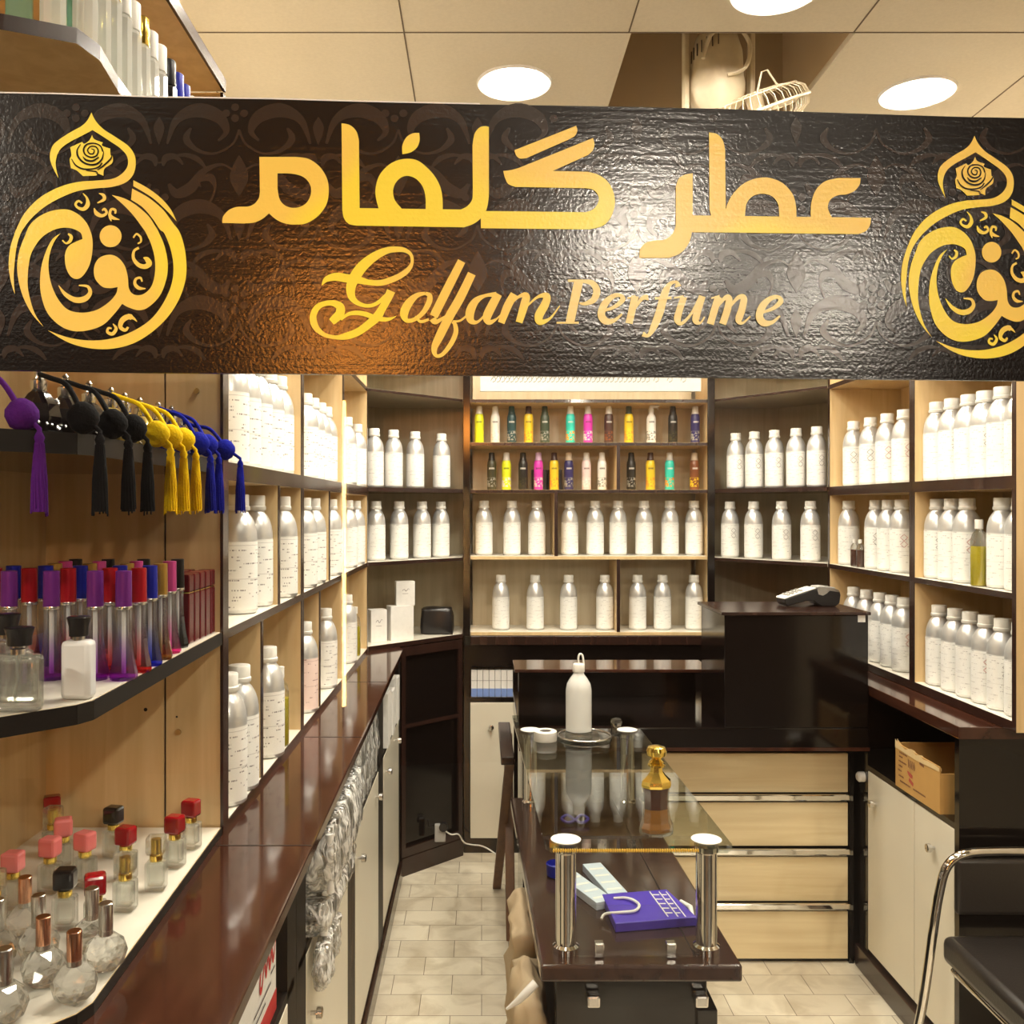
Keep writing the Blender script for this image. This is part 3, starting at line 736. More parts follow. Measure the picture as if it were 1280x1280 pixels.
# right corner base and right base cabinet
t = thing('corner_base_cabinet', 'dark corner base cabinet behind the reception desk', 'cabinet', (1.4, 4.2, 0))
MB().prism([(1.10, 4.405), (1.36, 3.94), (1.80, 3.94), (1.80, 4.70), (1.10, 4.70)], 0, Z(-0.625)).build('carcass', 'black_gloss', t)
FR = 1.36
t = thing('base_cabinet', 'black base cabinet with two white doors under the right worktop', 'cabinet', (1.6, 3.2, 0))
b = MB()
b.box(FR, 1.80, 2.62, 2.645, 0, Z(CT - 0.036)); b.box(FR, 1.80, 3.24, 3.92, 0, Z(CT - 0.036)); b.box(1.79, 1.80, 2.645, 3.24, 0, Z(CT - 0.036))
b.box(FR, 1.79, 2.645, 3.24, Z(SL - 0.018), Z(SL)); b.box(FR + 0.004, 1.79, 2.645, 3.24, 0, 0.095)
b.build('carcass', 'black_gloss', t)
MB().box(FR - 0.012, FR + 0.02, 2.62, 3.325, 0, 0.08).build('plinth', 'wenge', t, bevel=0.004)
for y0, y1, ky, kz in ((2.647, 2.888, 2.76, -1.02), (2.893, 3.236, 3.17, -1.02)):
    d = MB().box(FR - 0.001, FR + 0.017, y0, y1, 0.10, Z(SL - 0.02)).build('door', 'white_board', t, bevel=0.0015)
    knob(FR - 0.001, ky, Z(kz), (-1, 0), d)
MB().tube([(FR - 0.001, 3.27, Z(-0.955)), (FR - 0.02, 3.27, Z(-0.955)), (FR - 0.026, 3.27, Z(-0.955))], [0.018, 0.018, 0.012], 12).build('round_catch', 'paper_white', t, 40)

# ------------------------------------------------------------------ reception desk
t = thing('reception_desk', 'black reception desk with four maple drawers and raised black counter block', 'desk', (0.8, 3.5, 0))
b = MB(); b.box(0.15, 0.56, 3.345, 3.80, 0, Z(-0.845)); b.box(0.56, 1.349, 3.352, 3.80, 0, Z(-0.845)); b.box(0.56, 0.578, 3.333, 3.352, 0, Z(-0.845)); b.box(1.332, 1.349, 3.333, 3.352, 0, Z(-0.845))
b.build('carcass', 'black_gloss', t)
dt = MB().box(0.13, 1.349, 3.20, 3.84, Z(-0.843), Z(-0.765)).build('desktop', 'black_gloss', t, bevel=0.004)
MB().box(0.13, 1.349, 3.197, 3.2, Z(-0.845), Z(-0.833)).build('edge_strip', 'worktop', dt)
blk = MB().box(0.845, 1.345, 3.20, 3.54, Z(-0.764), Z(-0.373)).build('counter_block', 'black_gloss', t, bevel=0.002)
MB().box(0.832, 1.350, 3.188, 3.55, Z(-0.372), Z(-0.361)).build('block_top', 'wenge', t, bevel=0.002)
sx, sz = xat(1077, 3.199), zat(773, 3.199)
MB().box(sx - 0.013, sx + 0.013, 3.1985, 3.1995, sz - 0.013, sz + 0.013).build('white_sticker', 'paper_white', blk)
MB().box(0.128, 0.905, 3.60, 3.83, Z(-0.645), Z(-0.632)).build('upper_shelf', 'worktop', t, bevel=0.003)
MB().box(0.15, 0.87, 3.74, 3.76, Z(-0.764), Z(-0.646)).build('shelf_support', 'black_gloss', t)
zs = [(-0.889, -1.031), (-1.068, -1.225), (-1.265, -1.425), (-1.462, -1.634)]
for k, (a, c) in enumerate(zs):
    d = MB().box(0.582, 1.328, 3.335, 3.350, Z(c), Z(a)).build('drawer', 'maple_drawer', t, bevel=0.0015)
    if k:
        h = MB(); h.box(0.60, 1.345, 3.318, 3.332, Z(a) + 0.010, Z(a) + 0.034); h.build('handle', 'chrome', d, bevel=0.005)

# ------------------------------------------------------------------ glass display table
t = thing('display_table', 'low dark wood display table with chrome posts carrying a clear glass top', 'table', (0.34, 2.6, 0))
slab = [(0.129, 2.01), (0.571, 2.01), (0.548, 3.18), (0.100, 3.18)]
sl = MB().prism(slab, Z(-1.037), Z(-1.0)).build('wood_top', 'slab_wood', t, bevel=0.006)
gj = MB(); gj.prism([(0.475, 2.05), (0.4775, 2.05), (0.4475, 3.17), (0.445, 3.17)], Z(-1.0) + 0.0002, Z(-1.0) + 0.0006); gj.build('joint', 'black_edge', sl)
gp = [(0.141, 2.045), (0.155, 2.02), (0.541, 2.02), (0.557, 2.045), (0.534, 3.32), (0.110, 3.32)]
MB().prism(gp, Z(-0.758), Z(-0.748)).build('glass_top', 'table_glass', t)
for x, y in ((0.190, 2.075), (0.507, 2.075), (0.165, 3.10), (0.49, 3.10)):
    p = MB().lathe([(0.030, -0.9995), (0.030, -0.985), (0.0235, -0.980), (0.0235, -0.775), (0.027, -0.772), (0.027, -0.760)], (x, y, EYE), 24).build('post', 'chrome', t, 40)
    MB().lathe([(0.034, -0.7475), (0.034, -0.7460), (0.02, -0.7455)], (x, y, EYE), 24).build('cap_disc', 'white_plastic', p, 40)  # post cap, widened and coloured white for the bright glow on it
bs = MB()
n = 62
for k in range(n):
    x = 0.158 + (0.474 - 0.158) * k / (n - 1)
    bs.lathe([(0.0010, -0.0042), (0.0030, 0), (0.0010, 0.0042)], (x, 2.0155, Z(-0.7505)), 6)
bs.build('gold_beading', 'gold_bead', t, 60)
MB().box(0.20, 0.50, 2.048, 2.052, Z(-0.998), Z(-0.885)).build('front_glass', 'shop_glass', t)
for x in (0.262, 0.422): MB().box(x - 0.011, x + 0.011, 2.040, 2.060, Z(-0.999), Z(-0.966)).build('glass_clip', 'silver', t, bevel=0.003)
b = MB(); b.box(0.165, 0.505, 2.06, 3.12, 0, Z(-1.0375)); b.box(0.48, 0.525, 2.045, 3.12, 0, Z(-1.115))
cab = b.build('cabinet', 'black_gloss', t, bevel=0.003)
for x in (0.248, 0.487): MB().box(x - 0.015, x + 0.015, 2.03, 2.059, Z(-1.105), Z(-1.078)).build('glass_clip', 'silver', t, bevel=0.005)

# ------------------------------------------------------------------ stool, bags, cable
t = thing('wooden_stool', 'dark wooden stool squeezed in behind the left of the glass table', 'stool', (0.09, 3.7, 0))
MB().box(0.072, 0.122, 3.42, 3.98, Z(-0.957), Z(-0.925)).build('seat', 'wenge', t, bevel=0.004)
for pts in (((0.108, 3.50, Z(-0.957)), (0.066, 4.0, 0.0)), ((0.112, 3.90, Z(-0.957)), (0.112, 3.52, 0.0))):
    (x0, y0, z0), (x1, y1, z1) = pts
    mb = MB(); q = 0.018
    mb.add([(x0 - q, y0 - q, z0), (x0 + q, y0 - q, z0), (x0 + q, y0 + q, z0), (x0 - q, y0 + q, z0), (x1 - q, y1 - q, z1), (x1 + q, y1 - q, z1), (x1 + q, y1 + q, z1), (x1 - q, y1 + q, z1)],
           [(0, 1, 2, 3), (7, 6, 5, 4), (0, 4, 5, 1), (1, 5, 6, 2), (2, 6, 7, 3), (3, 7, 4, 0)])
    mb.build('leg', 'stool_wood', t, bevel=0.003)
def lumpy(name, x0, x1, y0, y1, z0, z1, mat, label, cat, seed=1, amp=0.02, n=7, group=None, stripes=False, parent=None, freq=9.0):
    """soft crumpled pack: a rounded box with a noisy surface"""
    from mathutils import noise
    bm = bmesh.new(); bmesh.ops.create_cube(bm, size=1)
    bmesh.ops.subdivide_edges(bm, edges=bm.edges, cuts=n, use_grid_fill=True)
    cx, cy, cz = (x0 + x1) / 2, (y0 + y1) / 2, (z0 + z1) / 2
    for v in bm.verts:
        p = v.co.copy(); q = p.normalized() * 0.62; p = p.lerp(q, 0.32)
        w_ = Vector((cx + p.x * (x1 - x0), cy + p.y * (y1 - y0), cz + p.z * (z1 - z0)))
        d = noise.noise_vector(w_ * freq + Vector((seed * 3.1, seed, 0))) + 0.6 * noise.noise_vector(w_ * freq * 3 + Vector((seed, 0, seed)))
        w_ += d * amp
        w_.z = max(w_.z, z0)
        v.co = w_
    mb = MB(); bm.verts.index_update()
    mb.add([tuple(v.co) for v in bm.verts], [tuple(v.index for v in f.verts) for f in bm.faces]); bm.free()
    if parent: return mb.build(name, mat, parent, 50)
    t = thing(name, label, cat, (cx, cy, z0), group=group)
    mb.build('body', mat, t, 100)
    return t
t = lumpy('cloth_bag', 0.078, 0.150, 2.44, 2.72, 0.0, 0.53, 'kraft_cloth', 'tan cloth bag standing behind the other beside the low wood table', 'bag', 3, 0.016, 12, freq=13)
t = lumpy('cloth_bag', 0.076, 0.146, 2.13, 2.40, 0.0, 0.50, 'kraft_cloth', 'tan cloth bag with tied white tail beside the low wood table', 'bag', 8, 0.018, 12, freq=13)
mb = MB(); mb.tube([(0.125, 2.13, Z(-1.10)), (0.105, 2.12, Z(-1.115)), (0.085, 2.12, Z(-1.135)), (0.058, 2.13, Z(-1.16))], [0.010, 0.010, 0.008, 0.003], 8); mb.build('tied_tail', 'paper_white', t, 60)
t = thing('paper_flag', 'folded white paper strip hanging off the tan bag', 'paper', (0.05, 2.14, 0.3))
MB().add([(0.066, 2.11, 0.44), (0.098, 2.108, 0.42), (0.078, 2.105, 0.34), (0.060, 2.12, 0.44), (0.048, 2.115, 0.335), (0.064, 2.11, 0.345)], [(0, 1, 2), (3, 0, 5, 4)]).build('paper_strip', 'paper_white', t)
t = thing('power_cable', 'white power cable lying along the black plinth by the floor', 'cable', (-0.1, 4.3, 0))
pts = [(550, 1030, 4.25), (556, 1038, 4.25), (564, 1043, 4.25), (573, 1043, 4.27), (580, 1053, 4.30), (590, 1056, 4.33), (600, 1057, 4.32), (610, 1061, 4.25), (620, 1068, 4.2)]
MB().tube(catmull([(xat(a, D), D, max(zat(b_, D), 0.006)) for a, b_, D in pts], 5), 0.0035, 8).build('cord', 'white_plastic', t, 60)
mb = MB(); mb.box(-0.215, -0.165, 4.21, 4.235, Z(-1.53), Z(-1.45)); mb.build('wall_socket', 'grey_plastic', t, bevel=0.004)
mb = MB(); mb.tube([(-0.175, 4.20, Z(-1.46)), (-0.175, 4.225, Z(-1.46))], 0.02, 12); mb.build('plug', 'black_plastic', t, 40)

# ------------------------------------------------------------------ chair
t = thing('stacking_chair', 'black padded stacking chair with chrome tube frame at lower right', 'chair', (1.47, 2.33, 0))
def rbox(x0, x1, y0, y1, z0, z1, name, mat, bev):
    o = MB().box(x0, x1, y0, y1, z0, z1).build(name, mat, t, 40); m_ = o.modifiers.new('bevel', 'BEVEL'); m_.width = bev; m_.segments = 4; return o
rbox(1.262, 1.66, 2.12, 2.53, Z(-1.245), Z(-1.17), 'seat', 'black_vinyl', 0.022)
rbox(1.305, 1.62, 2.525, 2.55, Z(-1.12), Z(-0.965), 'backrest', 'black_vinyl', 0.012)
arc = [(1.165, 2.56, 0.0), (1.215, 2.545, Z(-1.40)), (1.245, 2.54, Z(-1.18)), (1.262, 2.54, Z(-1.07)), (1.285, 2.54, Z(-0.99)), (1.335, 2.54, Z(-0.955)), (1.42, 2.54, Z(-0.948)),
       (1.52, 2.54, Z(-0.948)), (1.60, 2.54, Z(-0.955)), (1.65, 2.54, Z(-0.99)), (1.672, 2.54, Z(-1.07)), (1.69, 2.545, Z(-1.18)), (1.72, 2.55, Z(-1.40)), (1.76, 2.56, 0.0)]
MB().tube(catmull(arc, 6), 0.0125, 12).build('back_frame', 'chrome', t, 60)
for x in (1.285, 1.64):
    MB().tube([(x, 2.50, Z(-1.258)), (x, 2.16, Z(-1.258)), (x - 0.01, 2.14, Z(-1.27)), (x - 0.02, 2.10, 0.0)], 0.011, 10).build('leg', 'chrome', t, 60)
# ------------------------------------------------------------------ shop window pane and hanging sign
def signD(px): return 1.0 / (1.0363 - 5.476e-5 * px)
nrm = Vector((0.0627, -0.998, 0)).normalized()     # faces the corridor
def SP(px, py, off=0.0):
    D = signD(px); p = Vector((xat(px, D), D, zat(py, D))) + nrm * off
    return p
def plane_at(X, off): # depth of the sign plane at a given x, shifted by off towards the corridor
    return 0.965 + 0.0628 * (X + 0.505) - off
pb = MB()
xa, xb = -0.835, 1.815
pb.add([(xa, plane_at(xa, -0.012), 0.0), (xb, plane_at(xb, -0.012), 0.0), (xb, plane_at(xb, -0.018), 0.0), (xa, plane_at(xa, -0.018), 0.0),
        (xa, plane_at(xa, -0.012), 2.075), (xb, plane_at(xb, -0.012), 2.075), (xb, plane_at(xb, -0.018), 2.075), (xa, plane_at(xa, -0.018), 2.075)],
       [(0, 3, 2, 1), (4, 5, 6, 7), (0, 1, 5, 4), (1, 2, 6, 5), (2, 3, 7, 6), (3, 0, 4, 7)])
struct('window_1', pb, 'shop_glass')
sg = thing('shop_sign', 'wide black sign with gold Persian and Latin lettering and round gold emblems', 'sign', tuple(SP(640, 300)))
L_, R_ = -26, 1362
top = [(L_, 116), (60, 117.5), (200, 122), (340, 124), (460, 127.5), (600, 130.5), (760, 133), (900, 136), (1060, 141.5), (1200, 146), (R_, 149)]
bot = [(L_, 462.5), (200, 466), (500, 468.5), (900, 472), (1280, 476), (R_, 477)]
loop = top + bot[::-1]
mb = MB(); mb.fill([loop], lambda x, y: SP(x, y, 0.0))
n = len(loop); b0 = len(mb.v)
mb.v += [tuple(SP(x, y, -0.006)) for x, y in loop]
for i in range(n):
    j = (i + 1) % n; mb.f.append((i, j, b0 + j, b0 + i)); mb.m.append(1)
mb.fill([loop], lambda x, y: SP(x, y, -0.006), 1)
board = mb.build('board', ['sign_ground', 'sign_pattern'], sg)
lit_top = MB()  # white strip colours in the light caught along the sign's top edge
for (x0, y0), (x1, y1) in zip(top[:5], top[1:6]):
    a, b_, c, d = SP(x0, y0 - 1.4, 0.0008), SP(x1, y1 - 1.2, 0.0008), SP(x1, y1 + 0.4, 0.0008), SP(x0, y0 + 0.4, 0.0008)
    a2, b2, c2, d2 = SP(x0, y0 - 1.4, -0.007), SP(x1, y1 - 1.2, -0.007), SP(x1, y1 + 0.4, -0.007), SP(x0, y0 + 0.4, -0.007)
    lit_top.add([a, b_, c, d, a2, b2, c2, d2], [(0, 1, 2, 3), (0, 1, 5, 4), (3, 2, 6, 7), (4, 5, 6, 7)])
lit_top.build('lit_edge', 'paper_white', board)
# faint damask printed on the ground
pat = MB(); pat.lift = nrm * 0.0000008
motif = [  # strokes in a 190 x 170 cell, mirrored about x=0
    [(0, -78, 3), (8, -60, 3), (30, -48, 3), (52, -52, 5), (66, -66, 9), (60, -80, 3)],
    [(0, -20, 3), (20, -34, 3), (44, -26, 8), (60, -6, 14), (78, 2, 12), (88, -10, 4)],
    [(10, 60, 3), (22, 30, 10), (48, 18, 18), (74, 26, 16), (84, 44, 8), (74, 56, 3)],
    [(36, 12, 3), (30, -4, 3), (36, -18, 10), (50, -14, 5), (48, -6, 2)],
    [(0, 84, 2), (26, 74, 4), (46, 78, 7), (58, 90, 3)],
    [(70, -34, 2), (80, -44, 7), (92, -42, 9), (95, -32, 3)],
]
leaf = [[(0, -46, 'c'), (9, -30), (11, -14), (0, 6, 'c'), (-11, -14), (-9, -30)], [(0, 26, 'c'), (7, 40), (0, 62, 'c'), (-7, 40)]]
dots = [(0, 0), (9, -6), (-9, -6), (9, 6), (-9, 6), (0, 11), (0, -11)]
def inside(x, y): return L_ + 4 < x < R_ - 4 and 121 + (x + 26) * 0.0235 < y < 460 + x * 0.0095
def cl(x, y, off): # stay on the board
    ty = 121 + (x + 26) * 0.0235; by = 460 + x * 0.0095
    return SP(min(max(x, L_ + 3), R_ - 3), min(max(y, ty), by), off)
k = 0
for row in range(-1, 4):
    for col in range(-1, 9):
        cx = 100 + col * 199 + (0 if row % 2 else 99); cy = 120 + row * 120
        if not (-110 < cx < R_ + 110): continue
        for st in motif:
            for sgn in (1, -1):
                P = [(cx + sgn * x, cy + y, w_) for x, y, w_ in st]
                if all(inside(x, y) for x, y, _ in P): pat.stroke(P, lambda x, y: SP(x, y, 0.0002), 1.0, 5)
        for lf in leaf:
            P = [(cx + p[0], cy + p[1]) + tuple(p[2:]) for p in lf]
            if all(inside(p[0], p[1]) for p in P): pat.fill([outline(P, 4)], lambda x, y: SP(x, y, 0.0003))
        for dx, dy in dots:
            for oy in (-66, 72):
                q = [(cx + 95 + dx * 1.25 + 5.2 * math.cos(a * PI / 4), cy + oy * 0.2 + dy * 1.25 + 5.2 * math.sin(a * PI / 4)) for a in range(8)]
                if oy > 0 and all(inside(*p_) for p_ in q): pat.fill([q], lambda x, y: SP(x, y, 0.00035))
pat.build('damask_pattern', 'sign_pattern', board)

OFFL = 0.0007
fs = lambda x, y: SP(x, y, OFFL)
# Persian lettering
per = MB(); per.lift = nrm * 0.00003
meem = [(272,282,'c'),(500,282,'c'),(580,295),(650,345),(695,420),(705,500),(690,580),(640,650),(570,695),(510,705),(440,700),(380,675),(332,635,'c'),(290,670),(240,692),(180,698,'c'),(40,695,'c'),(45,655),(80,615),(130,595),(200,592),(240,575),(268,540),(275,500,'c')]
mhole = [(385,385,'c'),(480,388),(550,410),(590,460),(592,520),(560,575),(500,600),(440,590),(400,550),(385,480,'c')]
cv = lambda P, ox, oy, s: [(ox + p[0] / s, oy + p[1] / s) + tuple(p[2:]) for p in P]
per.fill([outline(cv(meem, 270, 140, 5)), outline(cv(mhole, 270, 140, 5))], fs)
P1 = [(427,154.4,'c'),(437,156.5),(445,163.6),(448.4,174),(448.8,182,'c'),(449.6,260.4,'c'),(576,262.2,'c'),(584,258),(590,250),(591,240,'c'),(590.6,182,'c'),(593,168),(599,160),(606,158),(611,159,'c'),(611,246,'c'),(609.6,256),(608,262.4,'c'),(601.5,272.5),(592,280),(580,284.4,'c'),(446,282.3,'c'),(436,280),(430,273),(428,263,'c')]
per.fill([outline(P1)], fs)
fa = [(474,263,'c'),(470.5,250),(469.4,237),(473.5,221),(483.5,208.5),(496,201),(510,198.8),(522,201),(533,209),(543,220),(550,233),(553,247),(553.4,264,'c'),(532,264,'c'),(532,248),(529,235),(522,225.5),(514,221),(506,220.5),(499,224),(493.5,231),(491.4,240),(494,251),(504,263,'c')]
per.fill([outline(fa)], fs)
per.fill([outline([(503,193,'c'),(503,182),(508,172),(516,167),(524,166.5,'c'),(524.5,176),(521,185),(513,191)])], fs)
per.fill([outline([(643,188,'c'),(720,157.6,'c'),(721.5,164),(718,170.5),(709,175.5,'c'),(658,198,'c'),(650,198.6),(645,194.5)])], fs)
gaf = [(629,214,'c'),(638,213),(648,210.4,'c'),(741,173,'c'),(742.8,180),(741,188),(735,194,'c'),(691,214,'c'),(734,215,'c'),(748,219),(760,228),(767,242),(768,258),(762,274),(752,283),(736,287,'c'),(601,285.6,'c'),(601,264,'c'),(732,265.6,'c'),(742,261.5),(748,252),(747.3,244),(741,237.5),(732,235.6,'c'),(644,234,'c'),(635,230),(631,222)]
per.fill([outline(gaf)], fs)
ra = [(865.5,217,'c'),(865.5,282,'c'),(863,298),(857,310),(848,318),(836,322.5,'c'),(799,322.5,'c'),(800,312),(807,304),(818,301),(830,300),(839,294),(844,284),(844.5,270,'c'),(844.5,234,'c'),(848,224),(855,219)]
per.fill([outline(ra)], fs)
per.fill([outline([(886,166,'c'),(896,168),(903,175.5),(906,187,'c'),(907,275,'c'),(890,275,'c'),(886.5,262,'c')])], fs)
per.fill([outline([(862,269.5,'c'),(1088,272.5,'c'),(1087.3,281),(1082,289),(1072,293,'c'),(862,290.5,'c')])], fs)
ta = [(904,275,'c'),(908,258),(915,244),(927.5,231),(942.5,224),(960,222.5),(977.5,229),(990,242.5),(994.5,257.5),(995,275,'c'),(973.7,275,'c'),(972.5,257),(965,246),(952.5,242.5),(940,246),(932.5,256),(930.5,274,'c')]
per.fill([outline(ta)], fs)
per.fill([outline([(1013,275,'c'),(1013.5,255),(1019,238.5),(1030,227.5),(1045,223.3),(1052,223,'c'),(1075,223,'c'),(1074,231),(1067.5,239),(1057.5,243.3),(1047,244.5),(1037.5,250),(1034.5,261),(1041,275,'c')])], fs)
per.build('persian_lettering', 'sign_gold', sg)
# Latin script word and serif word
lat = MB(); lat.lift = nrm * 0.00003
def strokes(L, ox, oy, s, mbx, fnx=fs, n=7, dx=0, dy=0):
    for st in L: mbx.stroke([(ox + (x + dx) / s, oy + (y + dy) / s, w_ / s) for x, y, w_ in st], fnx, 1.0, n)
G = [[(180,455,8),(225,395,55),(320,370,80),(430,385,85),(540,400,75),(650,425,55),(760,430,58),(860,405,60),(960,360,58),(1040,300,50),(1080,230,32),(1070,150,32),(1010,105,45),(920,95,58),(820,110,68),(700,170,88),(590,260,105),(510,370,110),(470,470,95),(475,560,75),(520,620,52),(600,655,38),(680,655,36),(750,620,38),(810,560,30),(840,520,20)],
     [(872,510,88),(830,600,80),(780,690,78),(730,770,90),(640,850,80),(540,920,75),(430,960,70),(330,975,42),(220,955,40),(140,900,55),(100,830,70),(95,750,65),(140,670,60),(220,635,50),(300,635,60),(360,670,85),(360,735,90),(310,790,85),(275,820,70)],
     [(370,800,20),(440,745,35),(530,730,45),(620,745,50),(700,775,50),(790,795,45),(860,790,30),(920,765,6)]]
strokes(G, 380, 300, 8, lat)
Gf = [[(185,272,22),(120,290,38),(60,350,60),(30,420,60),(50,470,32),(110,460,30),(170,410,35),(210,340,42),(215,290,38),(185,272,22)],
      [(110,440,10),(150,478,22),(210,462,18)],
      [(448,38,58),(340,250,64),(245,440,62)],[(238,455,55),(262,480,36),(330,440,15),(370,400,8)],
      [(522,130,60),(440,300,65),(360,440,65),(290,580,62),(250,670,45),(262,725,25),(310,715,28),(370,640,35),(405,560,35),(400,500,30),(380,480,18)],
      [(385,478,18),(440,470,15),(490,430,15)],
      [(700,282,40),(620,290,25),(550,330,50),(510,405,65),(515,468,50),(565,480,20),(640,400,15),(690,310,15)],
      [(715,278,58),(665,370,65),(632,445,62),(650,483,40),(700,460,15),(740,420,8)],
      [(830,278,55),(780,370,60),(735,488,50)],[(780,380,12),(860,300,20),(915,290,48),(905,350,60),(865,485,50)],
      [(925,365,12),(1000,300,20),(1065,292,48),(1055,350,60),(1010,435,62),(1020,482,45),(1090,455,18),(1160,365,8)]]
strokes(Gf, 500, 320, 5.818, lat)
lat.build('script_lettering', 'sign_gold', sg)
lp = MB(); lp.lift = nrm * 0.00003
e_ = [[(272,252,12),(335,228,20),(375,192,28),(362,168,20),(322,175,26),(280,215,38),(262,270,40),(285,305,38),(330,302,20),(372,268,10)]]
Pf = [[(142,92,48),(95,312,46)],[(84,90,12),(165,90,14)],[(24,314,10),(142,314,12)],[(160,92,16),(212,102,30),(238,142,38),(222,190,34),(178,212,20),(145,210,10)],
      [(443,172,38),(410,318,38)],[(402,184,8),(445,172,12)],[(438,245,10),(478,186,20),(512,178,32)],
      [(672,122,34),(662,98,16),(628,108,22),(600,160,40),(572,260,42),(542,335,36),(512,382,18),(482,374,28)],[(548,184,14),(636,182,14)],
      [(650,182,8),(700,174,12)],[(702,176,34),(678,250,36),(668,298,36),(690,318,18),(740,268,14),(782,186,12)],[(800,172,36),(776,250,38),(766,302,36),(790,315,12),(812,283,8)],
      [(848,184,8),(892,172,12)],[(886,176,38),(842,322,38)],[(866,250,10),(918,185,20),(942,184,34),(935,240,38),(908,322,38)],[(930,255,10),(985,185,20),(1020,182,34),(1012,240,38),(994,298,36),(1014,316,14),(1056,280,8)]]
strokes(Pf, 690, 330, 4.267, lp); strokes(e_, 690, 330, 4.267, lp); strokes(e_, 690, 330, 4.267, lp, dx=842, dy=10)
lp.build('serif_lettering', 'sign_pale', sg)
# round emblem (drawn once, printed twice)
A = lambda P: [(p[0] / 5, 130 + p[1] / 5) + tuple(p[2:]) for p in P]
B = lambda P: [(p[0] / 5, 280 + p[1] / 5) + tuple(p[2:]) for p in P]
E1 = A([(368,467,'c'),(335,405),(315,350),(318,295),(345,245),(430,185),(510,140),(548,103),(573,55,'c'),(600,108),(650,160),(730,212),(810,270),(848,340),(840,430),(790,490),(700,520),(590,530),(480,548),(380,588),(290,638),(220,695),(170,750)]) + \
     B([(130,65),(105,150),(92,260),(88,340),(95,440,'c'),(72,370),(56,270),(64,160),(90,70)]) + A([(110,770),(150,692),(220,612),(300,555),(400,510),(500,487),(600,480),(700,470),(760,440),(798,390),(796,330),(755,280),(690,235),(632,197),(580,165,'c'),(520,197),(440,238),(385,278),(358,325),(350,385)])
E2 = B([(275,645,'c'),(200,560),(140,440),(110,300),(120,180),(158,75)]) + A([(190,755),(250,702),(330,668),(420,660),(490,690),(540,740)]) + \
     B([(565,40),(580,100),(578,180),(560,260),(520,325),(480,345),(440,325),(412,265),(408,190),(430,140),(475,112),(517,95,'c'),(508,60),(475,38),(425,25),(365,30),(305,55),(250,100),(200,180),(180,270),(175,380),(190,470),(222,565)])
E3 = B([(382,58,'c'),(330,95),(290,170),(260,270),(252,380),(265,470),(300,560),(370,632),(450,668),(540,668),(640,635),(710,570),(765,500,'c'),(805,522),(870,540),(930,520),(1000,450),(1040,350),(1050,250),(1030,140),(990,45)]) + \
     A([(975,770),(930,702),(850,632),(775,590),(700,570,'c'),(765,625),(830,692),(885,765)]) + \
     B([(915,60),(950,140),(970,230),(968,320),(945,395),(895,440),(840,442),(808,405),(800,330),(780,260),(735,208),(680,193),(620,215),(590,270),(595,340),(640,392),(690,402),(737,395,'c'),(725,440),(675,495),(600,540),(510,555),(425,535),(365,470),(322,375),(305,270),(315,180),(345,105)])
E5 = A([(828,530,'c'),(930,587),(1020,662),(1080,742)]) + B([(1128,60),(1160,180),(1165,320),(1130,450),(1060,570),(960,670),(850,740),(740,775),(620,783),(500,765),(400,727),(300,665,'c'),(410,705),(520,726),(640,726),(760,700),(870,650),(960,580),(1030,480),(1075,370),(1085,260),(1065,150),(1028,60)]) + A([(1000,785),(950,712),(890,645),(820,600,'c')])
E6 = A([(835,478,'c'),(930,530),(1010,592),(1070,662),(1105,735,'c'),(1040,665),(950,585),(835,515,'c')])
rose = A([(440,272,'c'),(515,238,'c'),(530,250),(560,228),(577,195,'c'),(592,222),(645,242,'c'),(640,262),(690,280,'c'),(693,322),(706,322,'c'),(703,370),(655,405),(648,450,'c'),(600,432),(605,448),(520,452,'c'),(482,418),(445,402,'c'),(437,350),(448,320)])
rl = [[(573,283,5),(590,290,7),(585,312,8),(562,312,8),(550,290,8),(568,268,8),(600,270,8),(616,295,9),(605,325,10),(570,335,10),(535,318,10),(525,285,10),(545,255,10),(590,248,8),(630,265,8),(645,300,9)],
      [(505,255,4),(485,290,9),(490,330,12),(520,365,12),(565,382,12),(610,375,12),(640,345,10),(650,300,4)],[(520,330,3),(540,352,12),(580,358,12),(620,335,8)],
      [(450,345,4),(475,385,9),(520,408,10),(580,408,9),(620,395,10),(640,370,8)],[(610,415,3),(640,395,9),(690,350,10),(705,320,4)],[(540,418,4),(600,424,8),(612,436,4)]]
curls = [A([(520,560,6),(545,590,14),(550,630,28),(525,658,24),(490,650,16),(474,628,16),(492,608,14),(515,622,12)]), A([(620,560,6),(648,572,20),(652,598,20),(610,620,8)]),
         A([(590,652,6),(605,685,26),(640,700,20),(668,682,16),(655,658,16),(640,668,10)]), A([(748,725,5),(705,712,22),(688,690,18),(698,660,16),(722,665,16),(722,688,10)]),
         A([(680,690,6),(690,715,14),(698,735,4)]),
         B([(428,62,10),(447,80,20),(440,108,20),(415,122,12),(392,102,8)]), B([(368,385,4),(410,440,24),(470,475,34),(530,470,36),(565,432,26),(550,392,18),(495,385,8)]),
         B([(835,88,10),(855,64,12),(880,84,14),(882,112,12),(862,124,8)]), B([(870,150,16),(840,170,16),(836,215,20),(865,255,26),(905,268,30),(935,250,34),(920,222,30),(898,212,6)]),
         B([(912,405,6),(870,402,22),(845,375,20),(852,345,16),(880,338,14),(890,362,10)]), B([(858,612,4),(835,590,18),(800,582,34),(765,605,34),(755,645,26),(785,665,20),(803,645,14)]),
         B([(800,566,8),(825,575,14),(815,600,10)]), B([(708,625,6),(728,655,20),(705,688,22),(674,676,18),(680,652,14),(700,655,10)])]
DL = signD(115)
t0 = Vector(tuple(SP(115, 141)))
t1 = SP(1218, 170); shift = Vector((t1.x - t0.x, t1.y - t0.y, 0))
